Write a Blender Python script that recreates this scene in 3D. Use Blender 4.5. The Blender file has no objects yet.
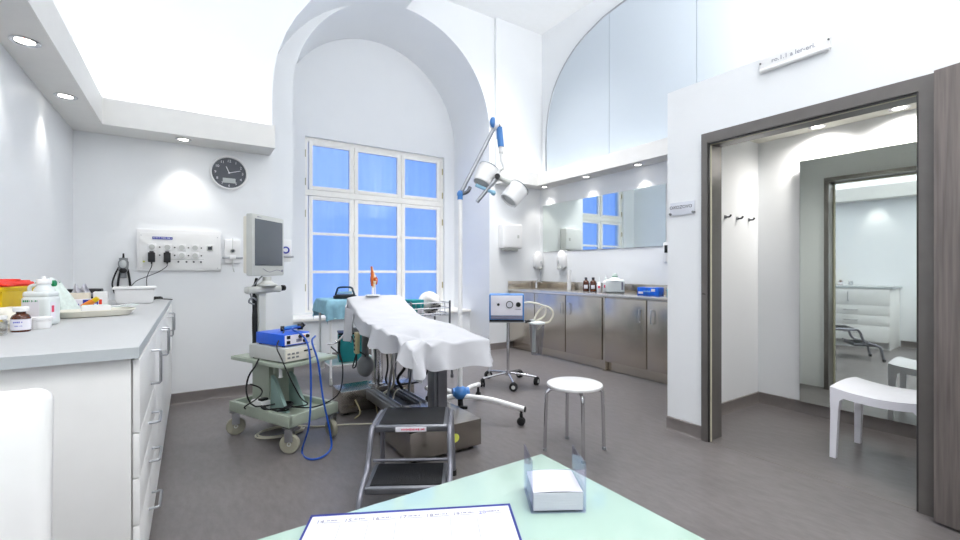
import bpy, bmesh, math, random
from mathutils import Vector, Matrix
from mathutils.geometry import tessellate_polygon
random.seed(7)
PI = math.pi
SC = bpy.context.scene
COL = SC.collection
R = math.radians
YAW = R(33.3)
FWD = Vector((math.sin(YAW), math.cos(YAW), 0))
RGT = Vector((math.cos(YAW), -math.sin(YAW), 0))

# ------------------------------------------------------------------ materials
def lin(c):
    c = c / 255.0
    return c / 12.92 if c <= 0.04045 else ((c + 0.055) / 1.055) ** 2.4

def mat(name, rgb, rough=0.5, metal=0.0, var=0.03, scale=12.0, bump=0.0, coat=0.0, spec=0.5,
        stretch=(1, 1, 1), alpha=None, trans=0.0, ior=1.45, emit=None, estr=0.0, detail=3.0, rvar=0.05, sheen=0.0):
    m = bpy.data.materials.new(name)
    m.use_nodes = True
    nt = m.node_tree
    b = nt.nodes['Principled BSDF']
    tc = nt.nodes.new('ShaderNodeTexCoord')
    mp = nt.nodes.new('ShaderNodeMapping')
    mp.inputs['Scale'].default_value = stretch
    nz = nt.nodes.new('ShaderNodeTexNoise')
    nz.inputs['Scale'].default_value = scale
    nz.inputs['Detail'].default_value = detail
    rp = nt.nodes.new('ShaderNodeValToRGB')
    c = [lin(v) for v in rgb]
    lo = [max(0, v * (1 - var)) for v in c]
    hi = [min(1, v * (1 + var)) for v in c]
    rp.color_ramp.elements[0].color = (*lo, 1)
    rp.color_ramp.elements[1].color = (*hi, 1)
    rp.color_ramp.elements[0].position = 0.3
    rp.color_ramp.elements[1].position = 0.7
    nt.links.new(tc.outputs['Object'], mp.inputs['Vector'])
    nt.links.new(mp.outputs['Vector'], nz.inputs['Vector'])
    nt.links.new(nz.outputs['Fac'], rp.inputs['Fac'])
    nt.links.new(rp.outputs['Color'], b.inputs['Base Color'])
    mr = nt.nodes.new('ShaderNodeMapRange')
    mr.inputs['To Min'].default_value = max(0.02, rough - rvar)
    mr.inputs['To Max'].default_value = min(1, rough + rvar)
    nt.links.new(nz.outputs['Fac'], mr.inputs['Value'])
    nt.links.new(mr.outputs['Result'], b.inputs['Roughness'])
    b.inputs['Metallic'].default_value = metal
    b.inputs['Specular IOR Level'].default_value = spec
    b.inputs['IOR'].default_value = ior
    b.inputs['Coat Weight'].default_value = coat
    b.inputs['Transmission Weight'].default_value = trans
    b.inputs['Sheen Weight'].default_value = sheen
    if alpha is not None:
        b.inputs['Alpha'].default_value = alpha
    if bump:
        bp = nt.nodes.new('ShaderNodeBump')
        bp.inputs['Strength'].default_value = bump
        bp.inputs['Distance'].default_value = 0.01
        nt.links.new(nz.outputs['Fac'], bp.inputs['Height'])
        nt.links.new(bp.outputs['Normal'], b.inputs['Normal'])
    if emit:
        b.inputs['Emission Color'].default_value = (*[lin(v) for v in emit], 1)
        b.inputs['Emission Strength'].default_value = estr
    return m

def thin_glass(name, rgb=(235, 245, 245), gloss=0.08):
    m = bpy.data.materials.new(name)
    m.use_nodes = True
    nt = m.node_tree
    nt.nodes.clear()
    out = nt.nodes.new('ShaderNodeOutputMaterial')
    mx = nt.nodes.new('ShaderNodeMixShader')
    tr = nt.nodes.new('ShaderNodeBsdfTransparent')
    gl = nt.nodes.new('ShaderNodeBsdfGlossy')
    lw = nt.nodes.new('ShaderNodeLayerWeight')
    pw = nt.nodes.new('ShaderNodeMath')
    pw.operation = 'POWER'
    pw.inputs[1].default_value = 4.0
    fr = nt.nodes.new('ShaderNodeMapRange')
    fr.inputs['To Min'].default_value = 0.035
    fr.inputs['To Max'].default_value = 0.6
    nt.links.new(lw.outputs['Facing'], pw.inputs[0])
    nt.links.new(pw.outputs['Value'], fr.inputs['Value'])
    nz = nt.nodes.new('ShaderNodeTexNoise')
    nz.inputs['Scale'].default_value = 3
    mr = nt.nodes.new('ShaderNodeMapRange')
    mr.inputs['To Min'].default_value = 0.02
    mr.inputs['To Max'].default_value = gloss
    nt.links.new(nz.outputs['Fac'], mr.inputs['Value'])
    nt.links.new(mr.outputs['Result'], gl.inputs['Roughness'])
    tr.inputs['Color'].default_value = (*[lin(v) for v in rgb], 1)
    nt.links.new(fr.outputs['Result'], mx.inputs['Fac'])
    nt.links.new(tr.outputs['BSDF'], mx.inputs[1])
    nt.links.new(gl.outputs['BSDF'], mx.inputs[2])
    nt.links.new(mx.outputs['Shader'], out.inputs['Surface'])
    return m

def curtain_mat(name, rgb):
    m = bpy.data.materials.new(name)
    m.use_nodes = True
    nt = m.node_tree
    nt.nodes.clear()
    out = nt.nodes.new('ShaderNodeOutputMaterial')
    mx = nt.nodes.new('ShaderNodeMixShader')
    tr = nt.nodes.new('ShaderNodeBsdfTranslucent')
    df = nt.nodes.new('ShaderNodeBsdfDiffuse')
    tc = nt.nodes.new('ShaderNodeTexCoord')
    nz = nt.nodes.new('ShaderNodeTexNoise')
    nz.inputs['Scale'].default_value = 150
    rp = nt.nodes.new('ShaderNodeValToRGB')
    c = [lin(v) for v in rgb]
    rp.color_ramp.elements[0].color = (*[v * .95 for v in c], 1)
    rp.color_ramp.elements[1].color = (*c, 1)
    nt.links.new(tc.outputs['Object'], nz.inputs['Vector'])
    nt.links.new(nz.outputs['Fac'], rp.inputs['Fac'])
    nt.links.new(rp.outputs['Color'], tr.inputs['Color'])
    nt.links.new(rp.outputs['Color'], df.inputs['Color'])
    mx.inputs['Fac'].default_value = 0.22
    nt.links.new(tr.outputs['BSDF'], mx.inputs[1])
    nt.links.new(df.outputs['BSDF'], mx.inputs[2])
    nt.links.new(mx.outputs['Shader'], out.inputs['Surface'])
    return m

def floor_mat():
    m = mat('vinyl_floor', (112, 108, 107), rough=0.34, var=0.07, scale=2.2, detail=6, spec=0.5, rvar=0.06)
    nt = m.node_tree
    b = nt.nodes['Principled BSDF']
    rp = [n for n in nt.nodes if n.type == 'VALTORGB'][0]
    n2 = nt.nodes.new('ShaderNodeTexNoise')
    n2.inputs['Scale'].default_value = 28
    n2.inputs['Detail'].default_value = 8
    n2.inputs['Roughness'].default_value = 0.7
    tc = [n for n in nt.nodes if n.type == 'TEX_COORD'][0]
    mp = nt.nodes.new('ShaderNodeMapping')
    mp.inputs['Scale'].default_value = (1, 0.35, 1)
    mp.inputs['Rotation'].default_value = (0, 0, 0.5)
    nt.links.new(tc.outputs['Object'], mp.inputs['Vector'])
    nt.links.new(mp.outputs['Vector'], n2.inputs['Vector'])
    r2 = nt.nodes.new('ShaderNodeValToRGB')
    r2.color_ramp.elements[0].position = 0.35
    r2.color_ramp.elements[0].color = (0.84, 0.83, 0.84, 1)
    r2.color_ramp.elements[1].position = 0.7
    r2.color_ramp.elements[1].color = (1.1, 1.09, 1.12, 1)
    nt.links.new(n2.outputs['Fac'], r2.inputs['Fac'])
    mx = nt.nodes.new('ShaderNodeMix')
    mx.data_type = 'RGBA'
    mx.blend_type = 'MULTIPLY'
    mx.inputs['Factor'].default_value = 1
    nt.links.new(rp.outputs['Color'], mx.inputs['A'])
    nt.links.new(r2.outputs['Color'], mx.inputs['B'])
    nt.links.new(mx.outputs['Result'], b.inputs['Base Color'])
    return m

M = {}
M['wall'] = mat('white_wall_paint', (238, 240, 242), rough=0.55, var=0.008, scale=3, spec=0.3, rvar=0.01)
M['wall_gloss'] = mat('white_satin_paint', (240, 242, 245), rough=0.4, var=0.008, scale=3, spec=0.35, rvar=0.01)
M['ceil'] = mat('white_ceiling_paint', (244, 245, 246), rough=0.8, var=0.01)
M['ledge'] = mat('cove_paint', (232, 231, 228), rough=0.6, var=0.012)
M['floor'] = floor_mat()
M['skirt'] = mat('grey_skirting_vinyl', (118, 112, 110), rough=0.4, var=0.06)
M['winframe'] = mat('cream_window_paint', (248, 246, 240), rough=0.45, var=0.02)
M['curtain'] = curtain_mat('pale_curtain_cloth', (205, 222, 250))
M['glass'] = thin_glass('clear_glass')
M['acrylic'] = thin_glass('clear_acrylic', (243, 243, 252), 0.05)
M['canister'] = thin_glass('clear_plastic', (243, 244, 246), 0.12)
M['frosted'] = mat('frosted_glass', (196, 205, 213), rough=0.28, var=0.004, scale=1.5, spec=0.5, rvar=0.003)
M['mirror'] = mat('mirror_silver', (235, 243, 239), rough=0.02, metal=1, var=0.004, scale=1, rvar=0.004)
M['steel'] = mat('brushed_steel', (198, 190, 178), rough=0.24, metal=1, var=0.02, scale=2.5, stretch=(1, 1, .4), rvar=0.03)
M['steel_base'] = mat('steel_base_cover', (166, 160, 152), rough=0.22, metal=1, var=0.03, scale=3, rvar=0.03)
M['steel_top'] = mat('steel_worktop', (216, 212, 206), rough=0.25, metal=1, var=0.02, scale=4)
M['chrome'] = mat('chrome', (215, 215, 218), rough=0.12, metal=1, var=0.03)
M['alu'] = mat('satin_aluminium', (178, 180, 184), rough=0.32, metal=1, var=0.05)
M['alu_dark'] = mat('grey_anodised_metal', (122, 124, 130), rough=0.36, metal=0.85, var=0.05)
M['frame_metal'] = mat('grey_frame_lacquer', (112, 108, 105), rough=0.3, metal=0.35, var=0.05)
M['frame_dark'] = mat('dark_rebate', (52, 51, 50), rough=0.35, var=0.1)
M['seal'] = mat('cream_door_seal', (206, 202, 180), rough=0.6, var=0.03)
M['white'] = mat('white_plastic', (238, 238, 238), rough=0.35, var=0.012)
M['white_lam'] = mat('white_laminate', (236, 236, 235), rough=0.4, var=0.012)
M['stool_white'] = mat('glossy_white_plastic', (240, 240, 248), rough=0.2, var=0.01)
M['offwhite'] = mat('offwhite_plastic', (225, 222, 210), rough=0.4, var=0.03)
M['grey_plastic'] = mat('pale_grey_plastic', (196, 198, 194), rough=0.42, var=0.03)
M['grey_mid'] = mat('mid_grey_plastic', (128, 131, 134), rough=0.45, var=0.04)
M['black'] = mat('black_plastic', (22, 23, 26), rough=0.4, var=0.15)
M['rubber'] = mat('black_rubber', (28, 29, 31), rough=0.65, var=0.15, bump=0.1, scale=80)
M['tread'] = mat('ribbed_black_rubber', (19, 20, 23), rough=0.6, var=0.12, spec=0.3, bump=0.25, scale=60, stretch=(6, .3, 1))
M['tyre'] = mat('grey_tyre', (158, 156, 140), rough=0.5, var=0.08)
M['cartgreen'] = mat('sage_green_lacquer', (162, 172, 158), rough=0.38, var=0.04)
M['cartteal'] = mat('pale_teal_lacquer', (150, 178, 172), rough=0.38, var=0.04)
M['screen'] = mat('dark_grey_screen', (96, 101, 107), rough=0.22, var=0.03, scale=2)
M['blue'] = mat('bright_blue_case', (22, 92, 214), rough=0.35, var=0.05)
M['bluecable'] = mat('blue_cable_jacket', (24, 78, 170), rough=0.4, var=0.1)
M['bluejoint'] = mat('mid_blue_plastic', (70, 128, 196), rough=0.35, var=0.05)
M['lightblue'] = mat('pale_blue_grip', (150, 196, 222), rough=0.3, var=0.05)
M['drape'] = mat('blue_drape_cloth', (132, 176, 194), rough=0.85, var=0.12, scale=18, bump=0.15)
M['drape_pale'] = mat('pale_blue_drape_hem', (172, 208, 212), rough=0.85, var=0.06, scale=18, bump=0.1)
M['teal'] = mat('teal_bag_fabric', (28, 132, 136), rough=0.6, var=0.1)
M['tealdark'] = mat('dark_teal_plastic', (34, 62, 78), rough=0.4, var=0.1)
M['sheet'] = mat('white_paper_sheet', (196, 197, 202), rough=0.75, var=0.01, scale=6, bump=0.06)
M['mattress'] = mat('grey_vinyl_pad', (120, 124, 126), rough=0.5, var=0.05)
M['beige'] = mat('khaki_plastic', (176, 166, 128), rough=0.45, var=0.06)
M['bone'] = mat('ivory_bone', (232, 214, 182), rough=0.5, var=0.06)
M['muscle'] = mat('orange_ligament', (206, 104, 42), rough=0.5, var=0.15)
M['worktop'] = mat('pale_grey_worktop', (188, 190, 192), rough=0.4, var=0.03, scale=60)
M['edge'] = mat('grey_worktop_edge', (190, 196, 199), rough=0.4, var=0.03)
M['yellow'] = mat('yellow_bin_plastic', (232, 196, 14), rough=0.4, var=0.08)
M['red'] = mat('red_lid_plastic', (232, 58, 34), rough=0.35, var=0.06)
M['green'] = mat('green_plastic', (14, 140, 86), rough=0.4, var=0.08)
M['greenpale'] = mat('mint_printed_film', (222, 234, 229), rough=0.45, var=0.08, scale=60)
M['amber'] = mat('amber_glass', (82, 38, 16), rough=0.1, var=0.2, spec=0.6)
M['label'] = mat('white_paper_label', (232, 230, 238), rough=0.6, var=0.02)
M['milk'] = mat('translucent_white_plastic', (226, 232, 232), rough=0.35, var=0.02)
M['pink'] = mat('pink_red_print', (226, 70, 104), rough=0.5, var=0.08)
M['navy'] = mat('navy_cover', (38, 48, 128), rough=0.45, var=0.1)
M['paper'] = mat('white_paper', (206, 206, 215), rough=0.7, var=0.01)
M['ink'] = mat('grey_print', (128, 128, 146), rough=0.7, var=0.05)
M['inkblue'] = mat('blue_print', (110, 112, 200), rough=0.7, var=0.05)
M['inkdark'] = mat('dark_lettering', (58, 60, 66), rough=0.5, var=0.05)
M['mint'] = mat('mint_glass_top', (168, 194, 182), rough=0.12, var=0.02, scale=2, spec=0.6, coat=0.3)
M['mintedge'] = mat('grey_glass_edge', (150, 160, 150), rough=0.3, var=0.04)
M['card'] = mat('beige_cardboard', (228, 218, 200), rough=0.7, var=0.05)
M['orange'] = mat('orange_print', (238, 142, 46), rough=0.5, var=0.1)
M['royal'] = mat('royal_blue_print', (34, 48, 160), rough=0.5, var=0.15, scale=50)
M['boxblue'] = mat('bright_blue_carton', (20, 104, 226), rough=0.4, var=0.35, scale=16)
M['turq'] = mat('turquoise_plastic', (26, 168, 178), rough=0.4, var=0.06)
M['dial'] = mat('charcoal_dial', (72, 76, 84), rough=0.35, var=0.04)
M['lcd'] = mat('grey_lcd', (186, 190, 190), rough=0.3, var=0.03)
M['khakigreen'] = mat('yellow_green_sticker', (206, 212, 92), rough=0.5, var=0.05)
M['cream_cable'] = mat('cream_cable_jacket', (226, 222, 204), rough=0.45, var=0.04)
M['lamp'] = mat('lit_lamp_lens', (255, 252, 244), rough=0.4, var=0.01, emit=(255, 250, 240), estr=7)
M['linen'] = mat('white_linen_bundle', (226, 224, 222), rough=0.8, var=0.06, bump=0.3, scale=30)
M['closetceil'] = mat('light_tinted_ceiling_panel', (226, 224, 214), rough=0.6, var=0.01)  # beige tint of the light is put into the panel colour

M['plate'] = mat('pale_clear_plate', (216, 219, 228), rough=0.2, var=0.01)
M['rail_grey'] = mat('grey_step_rail', (132, 133, 142), rough=0.4, metal=0.6, var=0.04)
M['sheetline'] = mat('faint_sheet_edge_line', (206, 205, 214), rough=0.7, var=0.02)  # faint lines between the stacked note sheets
M['stoolseat'] = mat('round_seat_laminate', (222, 222, 222), rough=0.35, var=0.01)
def wood_mat():
    m = mat('grey_wood_laminate', (116, 108, 104), rough=0.42, var=0.28, scale=5, stretch=(14, 14, 0.5), detail=6)
    return m
M['wood'] = wood_mat()

# ------------------------------------------------------------------ mesh builder
class B:
    def __init__(self):
        self.bm = bmesh.new()
    def _n(self):
        return set(self.bm.verts)
    def _new(self, before):
        return [v for v in self.bm.verts if v not in before]
    def box(self, c, s, rz=0, bev=0, rx=0, ry=0, seg=2):
        before = self._n()
        bmesh.ops.create_cube(self.bm, size=1)
        vs = self._new(before)
        mt = Matrix.Translation(c) @ Matrix.Rotation(rz, 4, 'Z') @ Matrix.Rotation(ry, 4, 'Y') @ Matrix.Rotation(rx, 4, 'X') @ Matrix.Diagonal((*s, 1))
        bmesh.ops.transform(self.bm, matrix=mt, verts=vs)
        if bev:
            es = list({e for v in vs for e in v.link_edges})
            bmesh.ops.bevel(self.bm, geom=es, offset=min(bev, min(s) * .49), segments=seg, affect='EDGES', profile=0.6)
        return self
    def box2(self, a, b, bev=0, seg=2):
        return self.box([(a[i] + b[i]) / 2 for i in range(3)], [abs(b[i] - a[i]) for i in range(3)], bev=bev, seg=seg)
    def cyl(self, p0, p1, r, r2=None, seg=18):
        p0, p1 = Vector(p0), Vector(p1)
        d = p1 - p0
        q = Vector((0, 0, 1)).rotation_difference(d.normalized()).to_matrix().to_4x4()
        bmesh.ops.create_cone(self.bm, cap_ends=True, segments=seg, radius1=r, radius2=r if r2 is None else r2,
                              depth=d.length, matrix=Matrix.Translation((p0 + p1) / 2) @ q)
        return self
    def ell(self, c, r, u=16, v=10, rot=None):
        if not hasattr(r, '__len__'):
            r = (r, r, r)
        mt = Matrix.Translation(c) @ (rot or Matrix.Identity(4)) @ Matrix.Diagonal((*r, 1))
        bmesh.ops.create_uvsphere(self.bm, u_segments=u, v_segments=v, radius=1, matrix=mt)
        return self
    def lathe(self, prof, loc=(0, 0, 0), seg=28, rot=None):
        mt = Matrix.Translation(loc) @ (rot or Matrix.Identity(4))
        rings = []
        for r, z in prof:
            if r < 1e-5:
                rings.append([self.bm.verts.new(mt @ Vector((0, 0, z)))])
            else:
                rings.append([self.bm.verts.new(mt @ Vector((r * math.cos(2 * PI * k / seg), r * math.sin(2 * PI * k / seg), z))) for k in range(seg)])
        for a, b in zip(rings, rings[1:]):
            for k in range(seg):
                k2 = (k + 1) % seg
                if len(a) == 1 and len(b) == 1:
                    continue
                if len(a) == 1:
                    self.bm.faces.new((a[0], b[k], b[k2]))
                elif len(b) == 1:
                    self.bm.faces.new((a[k], a[k2], b[0]))
                else:
                    self.bm.faces.new((a[k], a[k2], b[k2], b[k]))
        for ring, fl in ((rings[0], True), (rings[-1], False)):
            if len(ring) > 1:
                self.bm.faces.new(ring if not fl else ring[::-1])
        return self
    def tube(self, pts, r, seg=8, sm=4, closed=False):
        P = [Vector(p) for p in pts]
        if sm and len(P) > 2:
            Q = []
            n = len(P)
            rng = range(n if closed else n - 1)
            for i in rng:
                if closed:
                    p0, p1, p2, p3 = P[(i - 1) % n], P[i], P[(i + 1) % n], P[(i + 2) % n]
                else:
                    p1, p2 = P[i], P[i + 1]
                    p0 = P[i - 1] if i else p1 * 2 - p2
                    p3 = P[i + 2] if i + 2 < n else p2 * 2 - p1
                for k in range(sm):
                    t = k / sm
                    Q.append(0.5 * ((2 * p1) + (p2 - p0) * t + (2 * p0 - 5 * p1 + 4 * p2 - p3) * t * t + (3 * p1 - p0 - 3 * p2 + p3) * t ** 3))
            if not closed:
                Q.append(P[-1])
            P = Q
        n = len(P)
        rings = []
        nrm = None
        for i in range(n):
            a = P[(i - 1) % n] if (closed or i) else P[0]
            b = P[(i + 1) % n] if (closed or i < n - 1) else P[-1]
            t = (b - a)
            if t.length < 1e-9:
                t = Vector((0, 0, 1))
            t.normalize()
            if nrm is None:
                nrm = t.orthogonal().normalized()
            else:
                nrm = (nrm - t * nrm.dot(t))
                if nrm.length < 1e-6:
                    nrm = t.orthogonal()
                nrm.normalize()
            bi = t.cross(nrm)
            rr = r[min(i * len(r) // n, len(r) - 1)] if hasattr(r, '__len__') else r
            rings.append([self.bm.verts.new(P[i] + (nrm * math.cos(2 * PI * k / seg) + bi * math.sin(2 * PI * k / seg)) * rr) for k in range(seg)])
        pairs = list(zip(rings, rings[1:]))
        if closed:
            # align last ring to first
            best = min(range(seg), key=lambda s: (rings[-1][s].co - rings[0][0].co).length)
            last = rings[-1][best:] + rings[-1][:best]
            pairs.append((last, rings[0]))
        for a, b in pairs:
            for k in range(seg):
                k2 = (k + 1) % seg
                self.bm.faces.new((a[k], a[k2], b[k2], b[k]))
        if not closed:
            self.bm.faces.new(rings[0][::-1])
            self.bm.faces.new(rings[-1])
        return self
    def prism(self, pts, ax, a, b):
        """polygon pts (2D) extruded along axis ax from a to b; ax 'Z': (x,y), 'Y': (x,z), 'X': (y,z)"""
        def v3(p, h):
            return {'Z': (p[0], p[1], h), 'Y': (p[0], h, p[1]), 'X': (h, p[0], p[1])}[ax]
        A = [self.bm.verts.new(v3(p, a)) for p in pts]
        C = [self.bm.verts.new(v3(p, b)) for p in pts]
        n = len(pts)
        if n > 4:
            for tri in tessellate_polygon([[Vector((p[0], p[1], 0)) for p in pts]]):
                self.bm.faces.new([A[i] for i in tri])
                self.bm.faces.new([C[i] for i in tri][::-1])
        else:
            self.bm.faces.new(A)
            self.bm.faces.new(C[::-1])
        for i in range(n):
            self.bm.faces.new((A[i], C[i], C[(i + 1) % n], A[(i + 1) % n]))
        return self
    def grid(self, f, nu, nv, thick=0.0):
        G = [[self.bm.verts.new(f(i / nu, j / nv)) for j in range(nv + 1)] for i in range(nu + 1)]
        fs = []
        for i in range(nu):
            for j in range(nv):
                fs.append(self.bm.faces.new((G[i][j], G[i + 1][j], G[i + 1][j + 1], G[i][j + 1])))
        if thick:
            bmesh.ops.recalc_face_normals(self.bm, faces=fs)
            for f in fs:
                f.normal_update()
            H = []
            for row in G:
                r2 = []
                for v in row:
                    n = Vector((0, 0, 0))
                    for f in v.link_faces:
                        n += f.normal
                    if n.length > 1e-6:
                        n.normalize()
                    r2.append(v.co - n * thick)
                H.append([self.bm.verts.new(c) for c in r2])
            for i in range(nu):
                for j in range(nv):
                    self.bm.faces.new((H[i][j], H[i][j + 1], H[i + 1][j + 1], H[i + 1][j]))
            for i in range(nu):
                for jj in (0, nv):
                    self.bm.faces.new((G[i][jj], G[i + 1][jj], H[i + 1][jj], H[i][jj]))
            for j in range(nv):
                for ii in (0, nu):
                    self.bm.faces.new((G[ii][j], G[ii][j + 1], H[ii][j + 1], H[ii][j]))
        return self
    def marks(self, width, h, mtx, depth=0.0004):
        """a row of short printed strokes: print too small to read"""
        rr = random.Random(int(width * 9973))
        x = -width / 2
        while x < width / 2 - h * .3:
            w = min(h * rr.uniform(.3, .7), width / 2 - x)
            n0 = self._n()
            self.box((x + w / 2, 0, 0), (w, h * rr.uniform(.55, 1.0), depth))
            bmesh.ops.transform(self.bm, matrix=mtx, verts=self._new(n0))
            x += w + h * rr.choice((.18, .2, .22, .6))
        return self
    def text(self, s, size, mtx, depth=0.0006, align='CENTER'):
        cu = bpy.data.curves.new('t', 'FONT')
        cu.body = s
        cu.size = size
        cu.extrude = depth
        cu.align_x = align
        cu.align_y = 'CENTER'
        cu.resolution_u = 2
        o = bpy.data.objects.new('t', cu)
        COL.objects.link(o)
        dg = bpy.context.evaluated_depsgraph_get()
        me = bpy.data.meshes.new_from_object(o.evaluated_get(dg))
        me.transform(mtx)
        self.bm.from_mesh(me)
        bpy.data.objects.remove(o)
        bpy.data.curves.remove(cu)
        bpy.data.meshes.remove(me)
        return self
    def out(self, name, m, parent=None, loc=(0, 0, 0), rz=0, ang=38, label=None):
        bmesh.ops.recalc_face_normals(self.bm, faces=self.bm.faces[:])
        me = bpy.data.meshes.new(name)
        self.bm.to_mesh(me)
        self.bm.free()
        for p in me.polygons:
            p.use_smooth = True
        me.set_sharp_from_angle(angle=R(ang))
        me.materials.append(M[m])
        o = bpy.data.objects.new(name, me)
        COL.objects.link(o)
        o.location = loc
        o.rotation_euler = (0, 0, rz)
        if parent:
            o.parent = parent
        if label:
            o['label'] = label
        return o

def tag(o, label, cat, group=None):
    o['label'] = label
    o['category'] = cat
    if group:
        o['group'] = group
    return o

def thing(name, label, cat, loc=(0, 0, 0), rz=0, group=None):
    o = bpy.data.objects.new(name, None)
    COL.objects.link(o)
    o.location = loc
    o.rotation_euler = (0, 0, rz)
    o.empty_display_size = 0.1
    return tag(o, label, cat, group)

def struct(o):
    o['kind'] = 'structure'
    return o

def sempty(name, loc=(0, 0, 0), rz=0):
    o = bpy.data.objects.new(name, None)
    COL.objects.link(o)
    o.location = loc
    o.rotation_euler = (0, 0, rz)
    o['kind'] = 'structure'
    return o

def cam(px, py, t):
    """a point at depth t along the photograph's viewing direction"""
    p = FWD * t + RGT * ((px - 480) / 441 * t)
    return Vector((p.x, p.y, 1.2 + (270 - py) / 441 * t))

def frame_y(origin, xdir, up=(0, 0, 1)):
    """matrix whose local x is xdir, local y is up (for text on a wall)"""
    x = Vector(xdir).normalized()
    y = Vector(up).normalized()
    z = x.cross(y)
    return Matrix(((x.x, y.x, z.x, origin[0]), (x.y, y.y, z.y, origin[1]), (x.z, y.z, z.z, origin[2]), (0, 0, 0, 1)))

# ================================================================== SETTING
YB = 5.45      # niche front / alcove back plane
YL = 4.80      # left back wall plane
XL = -0.795
XR = 4.75
YF = -1.7
ZT = 5.0
YW = 6.50      # window wall

struct(B().box2((XL - .2, YF - .2, -.1), (XR + .2, YW + .3, 0)).out('floor', 'floor'))
struct(B().box2((XL - .2, YF - .2, ZT), (XR + .2, YW + .3, ZT + .1)).out('ceiling', 'ceil'))
struct(B().box2((XL - .2, YF - .2, 0), (XL, YW + .3, ZT)).out('wall_left', 'wall_gloss'))
struct(B().box2((XR, YF - .2, 0), (XR + .2, YW + .3, ZT)).out('wall_right', 'wall'))
struct(B().box2((XL, YF - .2, 0), (XR, YF, ZT)).out('wall_front', 'wall'))
# left back wall with the rising edge of the vault
pts = [(XL, 0), (.68, 0), (.68, 2.95)]
for k in range(1, 13):
    a = R(180 - k * 7.5)
    pts.append((2.37 + 1.69 * math.cos(a), 2.95 + 1.69 * math.sin(a)))
pts += [(2.37, ZT), (XL, ZT)]
struct(B().prism(pts, 'Y', YL, YB).out('wall_back_left', 'wall'))
# arch wall: niche opening runs to the floor
CX, HW, ZS, HH = 2.37, 1.38, 3.25, 1.43
arch = [(CX + HW * math.cos(a), ZS + HH * math.sin(a)) for a in [PI - PI * k / 48 for k in range(49)]]
pts = [(XL, 0), (CX - HW, 0)] + arch + [(CX + HW, 0), (XR, 0), (XR, ZT), (XL, ZT)]
struct(B().prism(pts, 'Y', YB, YW - .0005).out('wall_back', 'wall', ang=25))
# window wall behind the niche
wx0, wx1, wz0, wz1 = 1.341, 3.56, .60, 3.083
b = B()
b.box2((XL, YW, 0), (wx0, YW + .3, ZT)).box2((wx1, YW, 0), (XR, YW + .3, ZT))
b.box2((wx0, YW, wz1), (wx1, YW + .3, ZT)).box2((wx0, YW, 0), (wx1, YW + .3, wz0))
struct(b.out('wall_window', 'wall'))
# parapet and sill under the window
struct(B().box2((CX - HW, 6.02, 0), (CX + HW, YW, .535)).out('wall_parapet', 'wall'))
struct(B().box2((CX - HW, 5.97, .535), (CX + HW, YW, .575), bev=.008).out('trim_1', 'winframe'))
# slight projection of the alcove vault
struct(B().box2((3.84, YB - .05, 2.70), (XR, YB, ZT), bev=.01).out('wall_vault', 'wall'))

# coved ledges (hollow, lit from inside)
def ledge_run(b, p0, p1, inward, depth, z0, z1):
    """bottom board and upstand between p0 and p1 (wall line), inward = unit vector into the room"""
    (x0, y0), (x1, y1) = p0, p1
    ix, iy = inward
    xs = sorted((x0, x1, x0 + ix * depth, x1 + ix * depth)); ys = sorted((y0, y1, y0 + iy * depth, y1 + iy * depth))
    b.box2((xs[0], ys[0], z0), (xs[-1], ys[-1], z0 + .03))
    fx0, fy0 = x0 + ix * depth, y0 + iy * depth
    fx1, fy1 = x1 + ix * depth, y1 + iy * depth
    e = .03
    a = (min(fx0, fx1, fx0 - ix * e, fx1 - ix * e), min(fy0, fy1, fy0 - iy * e, fy1 - iy * e), z0 + .03)
    c = (max(fx0, fx1, fx0 - ix * e, fx1 - ix * e), max(fy0, fy1, fy0 - iy * e, fy1 - iy * e), z1)
    b.box2(a, c)
b = B()
ledge_run(b, (XL, YF), (XL, YL), (1, 0), .222, 2.335, 2.545)
ledge_run(b, (XL + .222, YL), (.66, YL), (0, -1), .32, 2.335, 2.545)
b.box2((.63, YL - .29, 2.365), (.66, YL, 2.545))
struct(b.out('trim_2', 'ledge'))
b = B()
ledge_run(b, (XR, 2.02), (XR, YB - .25), (-1, 0), .27, 2.50, 2.69)
b.prism([(3.84, YB), (3.84, YB - .02), (3.86, YB - .12), (3.93, YB - .2), (4.03, YB - .25), (XR, YB - .25), (XR, YB)], 'Z', 2.50, 2.53)
rp = [(3.84, YB - .02), (3.86, YB - .12), (3.93, YB - .2), (4.03, YB - .25), (4.48, YB - .25), (4.48, YB - .22), (4.04, YB - .22), (3.95, YB - .175), (3.89, YB - .11), (3.87, YB - .02)]
b.prism(rp, 'Z', 2.53, 2.69)
struct(b.out('trim_3', 'ledge'))
b = B()
ledge_run(b, (XL + .25, YF), (3.02, YF), (0, 1), .222, 2.335, 2.545)  # unseen ledge added to carry the front fill light
struct(b.out('trim_9', 'ledge'))

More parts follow.
